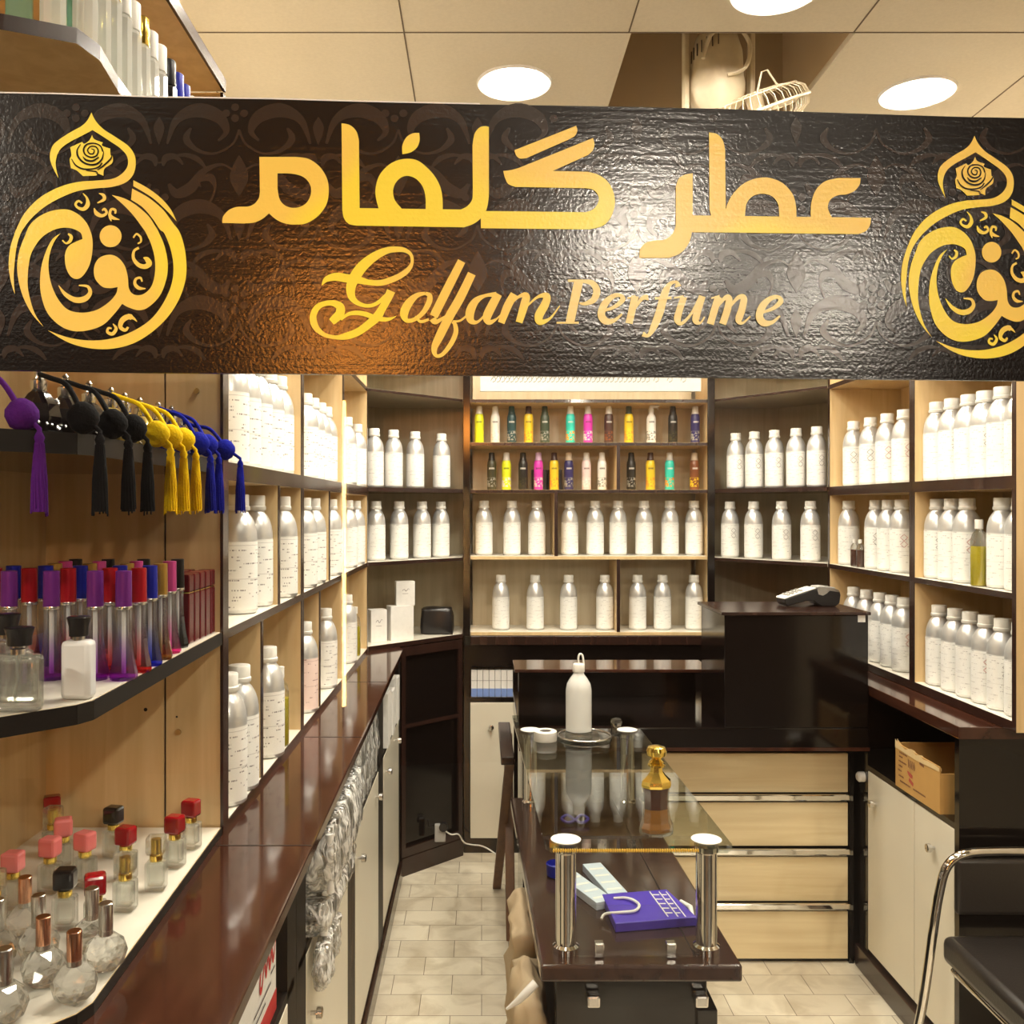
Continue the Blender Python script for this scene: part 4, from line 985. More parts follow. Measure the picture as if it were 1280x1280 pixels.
for q, sh_ in enumerate((Vector((0, 0, 0)), shift)):
    f1 = lambda x, y, s=sh_: SP(x, y, OFFL) + s
    f2 = lambda x, y, s=sh_: SP(x, y, OFFL * 1.6) + s
    em = MB(); em.lift = nrm * 0.00002
    for e in (E1, E2, E3, E5, E6): em.fill([outline(e, 5)], f1)
    em.fill([[(138.6 + 13.7 * math.cos(a * PI / 16), 295.6 + 13.7 * math.sin(a * PI / 16)) for a in range(32)]], f1)
    for c_ in curls: em.stroke([(p[0], p[1], p[2] / 5) for p in c_], f1, 1.0, 5)
    em = em.build('emblem', 'sign_gold', sg)
    ro = MB(); ro.lift = nrm * 0.00002; ro.fill([outline(rose, 4)], f1, 0)
    for c_ in rl: ro.stroke([(x / 5, 130 + y / 5, w_ / 5) for x, y, w_ in c_], f2, 1.0, 5, 1)
    ro.build('rose', ['sign_gold', 'sign_ground'], em)

# ------------------------------------------------------------------ white lettered banner on the back wall
x0, x1 = xat(600, 4.38), xat(876, 4.38)
t = thing('lettered_banner', 'long white banner with silver script across the top back shelves', 'banner', ((x0 + x1) / 2, 4.38, Z(0.555)))
bn = MB().box(x0, x1, 4.372, 4.384, Z(0.554), Z(0.70)).build('board', 'banner_white', t, bevel=0.002)
ln = MB()
for k in range(44):
    x = x0 + 0.05 + k * 0.0215
    if x > x1 - 0.25 and k % 3: continue
    h = 0.012 + 0.008 * ((k * 7) % 5) / 5
    ln.stroke([(x, 0.585, 0.002), (x + 0.010, 0.588 + h, 0.005), (x + 0.020, 0.592 + h, 0.004), (x + 0.024, 0.588, 0.003), (x + 0.010, 0.580, 0.005)], lambda a, b_: (a, 4.3716, Z(b_ + 0.018)), 1.0, 4)
ln.build('script_print', 'silver_print', bn)

# ------------------------------------------------------------------ aluminium bottles
def mk_bottle(lab='label_plain', mark=None, scale=1.0, r=0.0415, H=0.265):
    def f():
        t = thing('aluminium_bottle', NL, 'bottle')
        k = H / 0.265
        MB().lathe([(r * .9, 0), (r, .004), (r, .166 * k), (r * .985, .178 * k), (r * .93, .192 * k), (r * .83, .205 * k), (r * .69, .216 * k), (.0230, .223 * k), (.0215, .227 * k), (.0215, .232 * k)], seg=20).build('body', 'aluminium', t, 50, local=True)
        MB().lathe([(.0245, .229 * k), (.0255, .231 * k), (.0255, .238 * k), (.0235, .240 * k), (.0235, .263 * k), (.0222, .265 * k)], seg=20).build('cap', 'cap_white', t, 40, local=True)
        lb = MB().lathe([(r + .0006, .010 * k), (r + .0006, .160 * k)], seg=28, cap=False).build('paper_label', lab, t, 40, local=True)
        if mark:
            mm = MB()
            for cz in (.128 * k, .104 * k):
                for ca in (0.55,):
                    pts = []
                    for dx, dz in ((0, .012), (.012, 0), (0, -.012), (-.012, 0)):
                        a = ca + dx / r; pts.append(((r + .0014) * math.sin(a), -(r + .0014) * math.cos(a), cz + dz))
                    q = []
                    for i in range(4):
                        for s_ in range(3): q.append(tuple(Vector(pts[i]).lerp(Vector(pts[(i + 1) % 4]), s_ / 3)))
                    mm.tube(q, 0.0007, 4, closed=True)
            mm.build('hazard_diamonds', mark, lb, local=True)
        return t
    return f
B_pl, B_bo, B_re, B_bk, B_pk = Proto(mk_bottle()), Proto(mk_bottle('label_bold')), Proto(mk_bottle('label_plain', 'stamp_red')), Proto(mk_bottle('label_plain', 'paper_ink')), Proto(mk_bottle('label_pink'))
zf = lambda h: Z(h) + 0.0004
def row(proto, pxs, X, h, face, phrase, group, D=None, jit=0.25):
    n = len(pxs)
    for i, px in enumerate(pxs):
        x, y = (X, X * F / (px - VX)) if D is None else (xat(px, D), D)
        rz = face + random.uniform(-jit, jit)
        pr = proto[i] if isinstance(proto, list) else proto
        who = ORD[i] + ' from the left' if n > 1 else 'alone'
        pr.put((x, y, zf(h)), rz, f'white-labelled aluminium bottle, {who}, {phrase}', group)
fl = 0.9; frr = -0.75
G1 = 'aluminium bottles on the left wall'
row(B_bo, [287, 303, 319, 335, 348], -0.55, R2, fl, 'top row of nearest left wall bay', G1)
row(B_bo, [381, 390, 399, 407], -0.55, R2, fl, 'top row of middle left wall bay', G1)
row(B_pl, [433, 446], -0.53, R2, fl, 'top row of last left wall bay', G1)
row(B_bo, [298, 319], -0.545, R3, fl, 'second row left cell, nearest left bay', G1)
row(B_bo, [352], -0.53, R3, fl, 'second row right cell, nearest left bay', G1)
row(B_bo, [379, 391], -0.53, R3, fl, 'second row left cell, middle left bay', G1)
row(B_bo, [413], -0.53, R3, fl, 'second row right cell, middle left bay', G1)
row(B_pl, [434, 444], -0.53, R3, fl, 'second row of last left bay', G1)
row(B_bo, [283, 299], -0.525, RB, fl, 'bottom row left cell, nearest left bay', G1)
row(B_bo, [334], -0.525, RB, fl, 'bottom row right cell, nearest left bay', G1)
B_pk.put((-0.53, 2.745, zf(RB)), fl, 'bottle with pinkish label, bottom left cell of middle left bay', G1)
row(B_bo, [406], -0.53, RB, fl, 'bottom row right cell, middle left bay', G1)
row(B_pl, [433], -0.53, RB, fl, 'bottom row of last left bay', G1)
G2 = 'aluminium bottles on the right wall'
row([B_bk, B_bk, B_re, B_re], [1067, 1088, 1109, 1130], 1.53, R2, frr, 'top row of far right bay', G2)
row([B_pl, B_bk, B_bk, B_bk, B_pl, B_pl], [1171, 1190, 1211, 1231, 1253, 1276], 1.53, R2, frr, 'top row of nearest right bay', G2)
row([B_pl, B_bk, B_bk, B_re], [1061, 1095, 1111, 1127], 1.53, R3, frr, 'second row of far right bay', G2)
row([B_bk, B_bk, B_re, B_pl, B_pl], [1172, 1190, 1209, 1253, 1276], 1.53, R3, frr, 'second row of nearest right bay', G2)
row([B_pl, B_pl, B_pl, B_pl, B_re], [1067, 1083, 1100, 1115, 1130], 1.53, -0.59, frr, 'bottom row of far right bay', G2)
row([B_pl, B_pl, B_pl, B_re, B_bk, B_pl], [1174, 1194, 1213, 1233, 1253.5, 1276], 1.53, -0.59, frr, 'bottom row of nearest right bay', G2)
G3 = 'aluminium bottles on the back wall'
row(B_pl, [605, 640, 671], 0, -0.23, 0, 'third back shelf, left cell', G3, D=4.5)
row(B_pl, [712, 744, 772.6, 805, 837.5, 867.5], 0, -0.23, 0, 'third back shelf, right cell', G3, D=4.5)
row(B_pl, [626, 669, 710.7, 756], 0, -0.593, 0, 'bottom back shelf, left cell', G3, D=4.5)
row(B_pl, [797, 828, 867.5], 0, -0.593, 0, 'bottom back shelf, right cell', G3, D=4.5)
def on_diag(px, o, d):
    k = (px - VX) / F; t_ = (k * o[1] - o[0]) / (d[0] - k * d[1]); return (o[0] + d[0] * t_, o[1] + d[1] * t_)
G4 = 'aluminium bottles in the dark corner units'
for h, pl, ph in ((R2, [468, 492, 519, 552], 'upper'), (R3, [470, 499, 527.5, 551], 'lower')):
    for i, px in enumerate(pl):
        x, y = on_diag(px, (-0.544, 4.05), (0.70, 0.714)); B_pl.put((x, y, zf(h)), 0.5, f'aluminium bottle, {ORD[i]} from the left, {ph} shelf of left dark corner', G4)
for h, pl, ph in ((R2, [919.7, 943, 968, 995, 1021], 'upper'), (R3, [912.5, 942, 977, 1013], 'lower')):
    for i, px in enumerate(pl):
        x, y = on_diag(px, (1.165, 4.44), (0.585, -0.811)); B_bk.put((x, y, zf(h)), -0.4, f'aluminium bottle, {ORD[i]} from the left, {ph} shelf of right dark corner', G4)

# oil and dropper bottles
def mk_oil(mat_oil, H, r, level):
    def f():
        t = thing('oil_bottle', NL, 'bottle')
        MB().lathe([(r * .9, 0), (r, .004), (r, H * .68), (r * .8, H * .78), (r * .42, H * .84), (r * .40, H * .88)], seg=18).build('body', 'clear_glass', t, 50, local=True)
        MB().lathe([(r * .84, .002), (r * .95, .006), (r * .95, H * level)], seg=18).build('oil', mat_oil, t, 50, local=True)
        MB().lathe([(r * .5, H * .86), (r * .5, H)], seg=18).build('cap', 'cap_white', t, 40, local=True)
        return t
    return f
OY, OB = Proto(mk_oil('oil_yellow', .20, .024, .60)), Proto(mk_oil('oil_brown', .11, .015, .62))
OY.put((-0.515, 2.345, zf(RB)), 0, 'clear bottle of yellow oil, bottom row of nearest left bay', 'yellow oil bottles')
OY.put((-0.52, 3.77, zf(RB)), 0, 'clear bottle of yellow oil, bottom row of last left bay', 'yellow oil bottles')
OY.put((1.495, 2.765, zf(R3)), 0, 'clear bottle of yellow oil, second row of nearest right bay', 'yellow oil bottles')
OB.put((1.497, 3.695, zf(R3)), 0, 'small dark oil bottle, left one of two on the right wall', 'small dark oil bottles')
OB.put((1.50, 3.645, zf(R3)), 0, 'small dark oil bottle, right one of two on the right wall', 'small dark oil bottles')

# ------------------------------------------------------------------ spray cans on the two upper back shelves
CC = dict(neon=(0.75, 0.80, 0.02), white=(0.82, 0.80, 0.76), teal_dark=(0.02, 0.06, 0.065), yellow=(0.82, 0.58, 0.03), green_dark=(0.05, 0.07, 0.045), teal=(0.04, 0.62, 0.50),
          magenta=(0.72, 0.05, 0.48), brown=(0.07, 0.035, 0.03), black=(0.02, 0.018, 0.015), navy=(0.03, 0.025, 0.12), olive=(0.05, 0.045, 0.02), pink=(0.85, 0.66, 0.64), copper=(0.22, 0.075, 0.03),
          orange=(0.85, 0.35, 0.05), grey=(0.3, 0.3, 0.28), beige=(0.72, 0.60, 0.45), lilac=(0.75, 0.50, 0.75))
spray_cache = {}
def spray(px, h, body, band, capc, label, pump=False):
    D = 4.49; x = xat(px, D)
    nm = f'spray_{body}_{band}'
    if nm not in MATS: spray_mat(nm, CC[body], CC[band], 0.015, 0.06, CC['white'] if sum(CC[body]) < 1.2 else CC['black'])
    cn = 'spraycap_' + capc
    if cn not in MATS: plain(cn, CC[capc], 0.3)
    t = thing('spray_can', label, 'spray can', (x, D, zf(h)), group='spray cans on the upper back shelves')
    if pump:
        MB().lathe([(.021, 0), (.023, .003), (.023, .120), (.019, .134), (.012, .142), (.011, .150)], seg=20).build('body', nm, t, 50, local=True)
        c_ = MB(); c_.lathe([(.013, .148), (.013, .168), (.010, .176)], seg=16); c_.build('cap', cn, t, 50, local=True)
        MB().tube([(-.004, 0, .170), (0, 0, .180), (.020, 0, .182), (.040, 0, .183)], [.009, .010, .007, .004], 10).build('spray_nozzle', cn, t, 50, local=True)
        MB().tube([(.018, 0, .176), (.030, 0, .174), (.034, 0, .164)], .0025, 6).build('trigger', cn, t, 50, local=True)
    else:
        MB().lathe([(.0205, 0), (.0225, .003), (.0225, .122), (.0205, .136), (.0170, .144)], seg=20).build('body', nm, t, 50, local=True)
        MB().lathe([(.0172, .1435), (.0172, .150), (.0150, .154), (.0142, .178), (.0120, .182)], seg=20).build('cap', cn, t, 50, local=True)
rowA = [(599, 'neon', 'neon', 'white', 'neon yellow can with white cap, far left'), (619, 'white', 'pink', 'white', 'white can with pale cap beside the neon one'), (639.6, 'teal_dark', 'grey', 'teal_dark', 'very dark teal can'),
        (660.7, 'yellow', 'orange', 'brown', 'yellow can with dark brown cap'), (681, 'green_dark', 'grey', 'green_dark', 'dark green can with green cap'), (713, 'teal', 'orange', 'white', 'turquoise can with white cap'),
        (735, 'magenta', 'pink', 'white', 'magenta can with white cap'), (761, 'brown', 'copper', 'white', 'brown can with white cap'), (786, 'yellow', 'orange', 'green_dark', 'yellow can with green cap'),
        (814, 'white', 'grey', 'white', 'white trigger spray bottle'), (841, 'black', 'olive', 'black', 'black can with black cap'), (869, 'navy', 'grey', 'white', 'navy can with white cap')]
for px, b_, bd, cp, l in rowA: spray(px, 0.314, b_, bd, cp, l + ', on the top spray shelf', pump='trigger' in l)
rowB = [(614.6, 'olive', 'grey', 'black', 'olive camouflage can'), (633, 'neon', 'white', 'white', 'neon yellow can with pale cap'), (653.8, 'black', 'olive', 'black', 'plain black can beside the magenta one'),
        (673, 'magenta', 'pink', 'lilac', 'magenta can with lilac cap'), (692.7, 'yellow', 'orange', 'brown', 'yellow can with brown cap left of the divider'), (711, 'navy', 'grey', 'beige', 'navy can with beige cap'),
        (733, 'pink', 'white', 'white', 'pale pink can'), (752.5, 'white', 'grey', 'white', 'white can with white cap'), (789, 'black', 'grey', 'black', 'black can right of the divider'),
        (813, 'yellow', 'orange', 'brown', 'yellow can with brown cap right of the divider'), (837, 'teal', 'orange', 'white', 'turquoise can with white cap'), (868, 'copper', 'yellow', 'beige', 'brown can with beige cap')]
for px, b_, bd, cp, l in rowB: spray(px, 0.088, b_, bd, cp, l + ', on the lower spray shelf')
for k, (a, b_) in enumerate(((664, 683), (684, 702))):
    o = MB().box(xat(a, 4.6), xat(b_, 4.6), 4.56, 4.62, zf(0.088), Z(0.19)).build('gift_box', 'black_plastic', None, bevel=0.002)
    tag(o, f'small black box behind the magenta can, {("left", "right")[k]} of two', 'box', 'black boxes behind the cans')

# ------------------------------------------------------------------ left display: glass tube bottles on the middle shelf
tubes = {}
def mk_tube(c):
    def f():
        t = thing('perfume_tube', NL, 'perfume bottle')
        MB().lathe([(.0175, 0), (.0185, .003), (.0178, .010), (.0135, .030), (.0108, .055), (.0100, .080), (.0102, .096)], seg=10).build('glass_body', 'dye_' + c, t, 20, local=True)
        MB().lathe([(.0030, .008), (.0030, .096)], seg=6).build('dip_tube', 'frosted_glass', t, 60, local=True)
        MB().lathe([(.0112, .096), (.0118, .0975), (.0112, .100)], seg=16).build('collar', 'silver', t, 60, local=True)
        MB().lathe([(.0108, .100), (.0110, .101), (.0106, .148), (.0095, .1485)], seg=18).build('cap', 'cap_' + c, t, 40, local=True)
        return t
    return f
for c in ('purple', 'red', 'blue', 'gold', 'pink', 'black'): tubes[c] = Proto(mk_tube(c))
colX = [-0.491, -0.530, -0.590, -0.648, -0.700]
cols = {'purple': (1.262, colX), 'red': (1.322, [-0.4925, -0.534, -0.594, -0.650, -0.70]), 'blue': (1.376, [-0.496, -0.541, -0.60, -0.652, -0.70]), 'gold': (1.432, [-0.500, -0.552, -0.61, -0.664]),
        'pink': (1.492, [-0.506, -0.56, -0.62, -0.675]), 'black': (1.552, [-0.513, -0.57, -0.63, -0.685])}
for c, (D, xs) in cols.items():
    for i, x in enumerate(xs):
        if (x / D) < -0.535: continue
        tubes[c].put((x, D, zf(R3)), random.uniform(-1, 1), f'slim flared perfume bottle with {c} cap, {ORD[i]} in from the shelf edge', 'flared bottles with coloured caps')
def mk_burg():
    t = thing('perfume_case', NL, 'perfume case')
    MB().box(-.0135, .0135, -.0135, .0135, 0, .088).build('body', 'burgundy', t, local=True, bevel=.003)
    MB().box(-.0132, .0132, -.0132, .0132, .088, .0895).build('gold_band', 'gold_metal', t, local=True)
    MB().box(-.0135, .0135, -.0135, .0135, .0895, .120).build('lid', 'burgundy', t, local=True, bevel=.003)
    return t
BG = Proto(mk_burg)
for j, x in enumerate((-0.515, -0.552)):
    for i, y in enumerate((1.592, 1.624, 1.656, 1.688, 1.720)):
        BG.put((x, y, zf(R3)), 0, f'glossy burgundy perfume case, {ORD[i]} from the front, {("edge", "inner")[j]} row', 'burgundy perfume cases')
# three larger bottles at the shelf corner
def flat_bottle(name, label, loc, w_, d_, h_, gm, capw, caph, rz=0, stem=True, capoff=0.0, capt=1.12):
    t = thing(name, label, 'perfume bottle', loc, rz)
    hb = h_
    mb = MB().box(-w_ / 2, w_ / 2, -d_ / 2, d_ / 2, 0, hb).build('glass_body', gm, t, 30, bevel=0.006, local=True)
    if gm == 'clear_glass':
        MB().box(-w_ / 2 + .005, w_ / 2 - .005, -d_ / 2 + .004, d_ / 2 - .004, .010, hb - .006).build('inner_wall', 'clear_glass', mb, bevel=0.004, local=True)
        MB().tube([(0, 0, hb), (.001, 0, hb * .6), (-.004, 0, .012)], .0012, 6).build('dip_tube', 'white_plastic', mb, local=True)
    MB().lathe([(.008, hb), (.008, hb + .006)], (capoff, 0, 0), 14).build('collar', 'silver', t, 40, local=True)
    if caph: MB().lathe([(capw * .9, hb + .005), (capw * .92, hb + caph * .6), (capw * capt, hb + caph), (capw, hb + caph + .001)], (capoff, 0, 0), 14).build('cap', 'black_plastic', t, 40, local=True)
    return t
flat_bottle('perfume_bottle', 'frosted white perfume bottle with flared black cap at the shelf corner', (-0.497, 1.135, zf(R3)), .036, .026, .072, 'frosted_glass', .0125, .028)
flat_bottle('perfume_bottle', 'flat clear glass perfume bottle without cap at the shelf front', (-0.535, 1.062, zf(R3)), .054, .022, .066, 'clear_glass', .012, 0)
flat_bottle('perfume_bottle', 'clear bottle with round black cap at the left edge of the shelf', (-0.60, 1.165, zf(R3)), .046, .024, .070, 'clear_glass', .014, .030)
flat_bottle('perfume_bottle', 'short clear bottle with black cap behind the capless flat one', (-0.565, 1.125, zf(R3)), .030, .022, .062, 'clear_glass', .0155, .026)

# ------------------------------------------------------------------ left display: bulb atomisers with tassels on the top shelf
def atomiser(col, bx, by, ux, uy, label, bodymat, yarn, neck=True, tdx=0.02, r=0.030):
    t = thing('bulb_atomiser', label, 'perfume atomiser', (bx, by, zf(R2)), group='bulb atomisers with tassels')
    z0 = zf(R2)
    b = MB().lathe([(r * .45, 0), (r * .85, r * .35), (r, r * .95), (r * .85, r * 1.5), (r * .5, r * 1.95), (r * .3, r * 2.1)], (bx, by, z0), 9).build('faceted_body', bodymat, t, 20)
    zt = z0 + r * 2.1
    st = MB()  # silver studs added for the sparkle of glints on the facets
    for k in range(26):
        a_ = k * 2.4; q_ = .45 + 1.3 * ((k * 0.618) % 1); rr_ = r * math.sin(math.acos(max(-1, min(1, (q_ - .95) / 1.12)))) * 1.0
        st.lathe([(.0002, -.0022), (.0024, 0), (.0002, .0022)], (bx + rr_ * math.cos(a_), by + rr_ * math.sin(a_), z0 + r * q_), 5)
    st.build('sparkle_studs', 'silver', b)
    MB().lathe([(.009, 0), (.010, .002), (.010, .013), (.006, .016), (.0045, .026), (.0055, .028), (.002, .032)], (bx, by, zt), 14).build('spray_head', 'silver', t, 40)
    zn = zt + .022; bz = z0 + .017
    P = [(bx, by, zn), (bx + (ux - bx) * .30, by + (uy - by) * .30, zn - .010), (bx + (ux - bx) * .65, by + (uy - by) * .65, zn * .45 + (bz + .018) * .55 + .004), (ux - (ux - bx) * .08, uy - (uy - by) * .08, bz + .014)]
    MB().tube(catmull(P, 5), .0034, 8).build('hose', yarn, t, 60)
    MB().lathe([(.004, -.019), (.013, -.014), (.0185, -.002), (.018, .006), (.012, .015), (.004, .0195)], (ux, uy, bz), 16).build('bulb', yarn, t, 60)
    tx, ty = ux + tdx, uy
    MB().tube([(ux + tdx * .5, uy, bz - .006), (tx, ty, bz - .016), (tx, ty, bz - .024)], .003, 8).build('tassel_cord', yarn, t, 60)
    ts = MB(); ts.lathe([(.0035, -.020), (.0060, -.026), (.0045, -.031), (.0070, -.050), (.0082, -.085), (.0086, -.112)], (tx, ty, bz), 14)
    for k in range(14):
        a = 2 * PI * k / 14; L = random.uniform(.108, .118)
        ts.tube([(tx + .0045 * math.cos(a), ty + .0045 * math.sin(a), bz - .032), (tx + .0078 * math.cos(a), ty + .0078 * math.sin(a), bz - .075), (tx + .0088 * math.cos(a + .2), ty + .0088 * math.sin(a + .2), bz - L)], .0011, 4)
    ts.build('tassel', yarn, t, 60)
ux = lambda px, X=-0.470: (X, -X * F / (VX - px) * 1.0)
def bulb_at(px, X=-0.472): return X, X * F / (px - VX)
a = [('purple', -0.640, 1.13, (-0.532, 1.065), 'purple', 'dark_facet', 'purple bulb atomiser with purple tassel at the far left'),
     ('black', -0.580, 1.205, bulb_at(104, -0.476), 'black', 'dark_facet', 'black bulb atomiser with faceted dark bottle, nearest of three black'),
     ('black', -0.577, 1.275, bulb_at(141), 'black', 'dark_facet', 'black bulb atomiser with tassel, middle of three black'),
     ('black', -0.574, 1.345, bulb_at(166), 'black', 'dark_facet', 'black bulb atomiser with tassel, beside the yellow ones'),
     ('yellow', -0.570, 1.415, bulb_at(196), 'yellow', 'gold_facet', 'yellow bulb atomiser with tassel, nearest of three yellow'),
     ('yellow', -0.574, 1.480, bulb_at(213), 'yellow', 'gold_facet', 'yellow bulb atomiser with tassel, middle of three yellow'),
     ('yellow', -0.574, 1.545, bulb_at(229), 'yellow', 'gold_facet', 'yellow bulb atomiser with tassel, beside the blue ones'),
     ('blue', -0.566, 1.610, bulb_at(248), 'blue', 'blue_facet', 'blue bulb atomiser with tassel, nearest of three blue'),
     ('blue', -0.562, 1.668, bulb_at(259), 'blue', 'blue_facet', 'blue bulb atomiser with tassel, middle of three blue')]
for col, bx, by, (u, v), yn, bm_, l in a: atomiser(col, bx, by, u, v, l, bm_, 'yarn_' + yn)
atomiser('blue', -0.560, 1.716, -0.474, 1.700, 'blue bulb atomiser with tassel next to the side panel', 'blue_facet', 'yarn_blue', tdx=0.028, r=0.024)

# ------------------------------------------------------------------ left display: crystal bottles on the bottom shelf
def mk_cube(capm):
    def f():
        t = thing('perfume_bottle', NL, 'perfume bottle')
        g = MB().box(-.0155, .0155, -.0135, .0135, 0, .046).build('glass_body', 'clear_glass', t, bevel=.004, local=True)
        MB().box(-.012, .012, -.010, .010, .008, .042).build('inner_wall', 'clear_glass', g, bevel=.003, local=True)
        MB().lathe([(.0095, .046), (.0100, .048), (.0100, .055), (.008, .057)], seg=16).build('collar', 'gold_metal', t, 40, local=True)
        c_ = MB().box(-.0145, .0145, -.0125, .0125, .0565, .086).build('cap', 'clear_glass' if capm == 'gold' else capm, t, bevel=.0045, local=True)
        if capm == 'gold': MB().lathe([(.008, .058), (.008, .080)], seg=12).build('gold_core', 'gold_metal', c_, 40, local=True)
        return t
    return f
def mk_ball(capm):
    def f():
        t = thing('crystal_bottle', NL, 'perfume bottle')
        bm = bmesh.new(); bmesh.ops.create_icosphere(bm, subdivisions=2, radius=.027)
        mb = MB(); bm.verts.index_update()
        mb.add([(v.co.x, v.co.y, max(v.co.z * .95 + .0235, 0)) for v in bm.verts], [tuple(v.index for v in f_.verts) for f_ in bm.faces]); bm.free()
        mb.build('faceted_body', 'crystal_glass', t, local=True)
        MB().lathe([(.009, .046), (.009, .053)], seg=14).build('neck', 'silver', t, 40, local=True)
        MB().lathe([(.0088, .053), (.0090, .054), (.0090, .087), (.0080, .088)], seg=18).build('cap', capm, t, 40, local=True)
        return t
    return f
cb_ = {k: Proto(mk_cube(v)) for k, v in dict(red='ruby_glass', black='jet_glass', pink='pink_glass', gold='gold').items()}
bb_ = {k: Proto(mk_ball(k)) for k in ('silver', 'copper')}
q = [('red', -0.517, 1.637, 'block-capped bottle with red cap nearest the side panel'), ('black', -0.640, 1.60, 'block-capped bottle with black cap by the back panel'),
     ('red', -0.518, 1.553, 'block-capped bottle with red cap, second from the side panel'), ('gold', -0.516, 1.459, 'block-capped bottle with clear gold-core cap near the shelf edge'),
     ('red', -0.580, 1.500, 'block-capped bottle with red cap behind two gold-core caps'), ('gold', -0.536, 1.384, 'block-capped bottle with clear gold-core cap, nearer the window'),
     ('pink', -0.636, 1.475, 'block-capped bottle with pink cap, rightmost pink'), ('pink', -0.700, 1.54, 'block-capped bottle with pink cap, rear of the pink ones'), ('pink', -0.680, 1.45, 'block-capped bottle with pink cap, middle of the pink ones'),
     ('pink', -0.708, 1.390, 'block-capped bottle with pink cap, leftmost pink'), ('black', -0.600, 1.325, 'block-capped bottle with black cap among the front bottles'), ('red', -0.548, 1.305, 'block-capped bottle with red cap among the front bottles'),
     ('gold', -0.745, 1.60, 'block-capped bottle with clear gold-core cap in the back row'), ('red', -0.775, 1.66, 'block-capped bottle with red cap in the back left corner'), ('gold', -0.700, 1.32, 'block-capped bottle with clear gold-core cap at the left edge')]
for k, x, y, l in q: cb_[k].put((x, y, zf(RB)), random.uniform(-.5, .5), l, 'block-capped glass perfume bottles')
q = [('silver', -0.492, 1.205, 'faceted crystal ball bottle with silver cap at the shelf edge'), ('silver', -0.530, 1.252, 'faceted crystal ball bottle with silver cap behind the edge one'),
     ('copper', -0.498, 1.125, 'faceted crystal ball bottle with copper cap closest to the window'), ('copper', -0.555, 1.165, 'faceted crystal ball bottle with copper cap, middle of the ball bottles'),
     ('silver', -0.592, 1.230, 'faceted crystal ball bottle with silver cap in the middle left'), ('copper', -0.640, 1.290, 'faceted crystal ball bottle with copper cap at the rear'),
     ('silver', -0.640, 1.215, 'faceted crystal ball bottle with silver cap near the left frame edge'), ('copper', -0.612, 1.145, 'faceted crystal ball bottle with copper cap at the left frame edge'),
     ('silver', -0.560, 1.080, 'faceted crystal ball bottle with silver cap in the lower left corner'),
     ('silver', -0.618, 1.068, 'faceted crystal ball bottle with silver cap left of the corner one'), ('copper', -0.668, 1.128, 'faceted crystal ball bottle with copper cap far left, front'),
     ('silver', -0.700, 1.200, 'faceted crystal ball bottle with silver cap far left, middle'), ('copper', -0.700, 1.268, 'faceted crystal ball bottle with copper cap far left, rear')]
for k, x, y, l in q: bb_[k].put((x, y, zf(RB)), random.uniform(-.5, .5), l, 'crystal ball perfume bottles')

# top left shelf of tall sample bottles
def mk_vial(gm, cm, cap=True):
    def f():
        t = thing('glass_vial', NL, 'perfume bottle')
        MB().lathe([(.014, 0), (.015, .002), (.015, .105), (.011, .112)], seg=10).build('glass_body', gm, t, 20, local=True)
        MB().lathe([(.0125, .112), (.013, .113), (.013, .150), (.012, .151)], seg=16).build('cap', cm, t, 40, local=True)
        return t
    return f
vs = {'teal': Proto(mk_vial('teal_glass', 'white_plastic')), 'clear': Proto(mk_vial('vial_glass', 'cap_white')), 'gold': Proto(mk_vial('vial_glass', 'gold_metal')),
      'black': Proto(mk_vial('clear_glass', 'black_plastic')), 'blue': Proto(mk_vial('dye_blue', 'blue_plastic')), 'dark': Proto(mk_vial('jet_glass', 'black_plastic'))}
seq = [('teal', -0.540, 1.075), ('teal', -0.575, 1.055), ('clear', -0.505, 1.085), ('clear', -0.480, 1.115), ('clear', -0.480, 1.155), ('gold', -0.482, 1.195), ('clear', -0.484, 1.235), ('clear', -0.486, 1.275),
       ('gold', -0.488, 1.315), ('clear', -0.490, 1.355), ('clear', -0.491, 1.395), ('dark', -0.492, 1.44), ('blue', -0.494, 1.485), ('blue', -0.496, 1.525), ('clear', -0.498, 1.57), ('gold', -0.50, 1.62), ('teal', -0.52, 1.14), ('teal', -0.525, 1.19), ('black', -0.53, 1.24), ('gold', -0.53, 1.30)]
for i, (k, x, y) in enumerate(seq):
    rown = 'rear row' if i >= 16 else 'front row'
    vs[k].put((x, y, Z(0.5484)), 0, f'{ {"teal":"teal glass vial","clear":"clear vial with white cap","gold":"clear vial with gold cap","black":"clear vial with black cap","blue":"blue vial","dark":"black vial"}[k]}, {ORD[i % 14] if i < 14 else ("fifteenth", "sixteenth")[i - 14] if i < 16 else ORD[i - 16]} of the {rown} on the top left shelf', 'glass vials on the top left shelf')

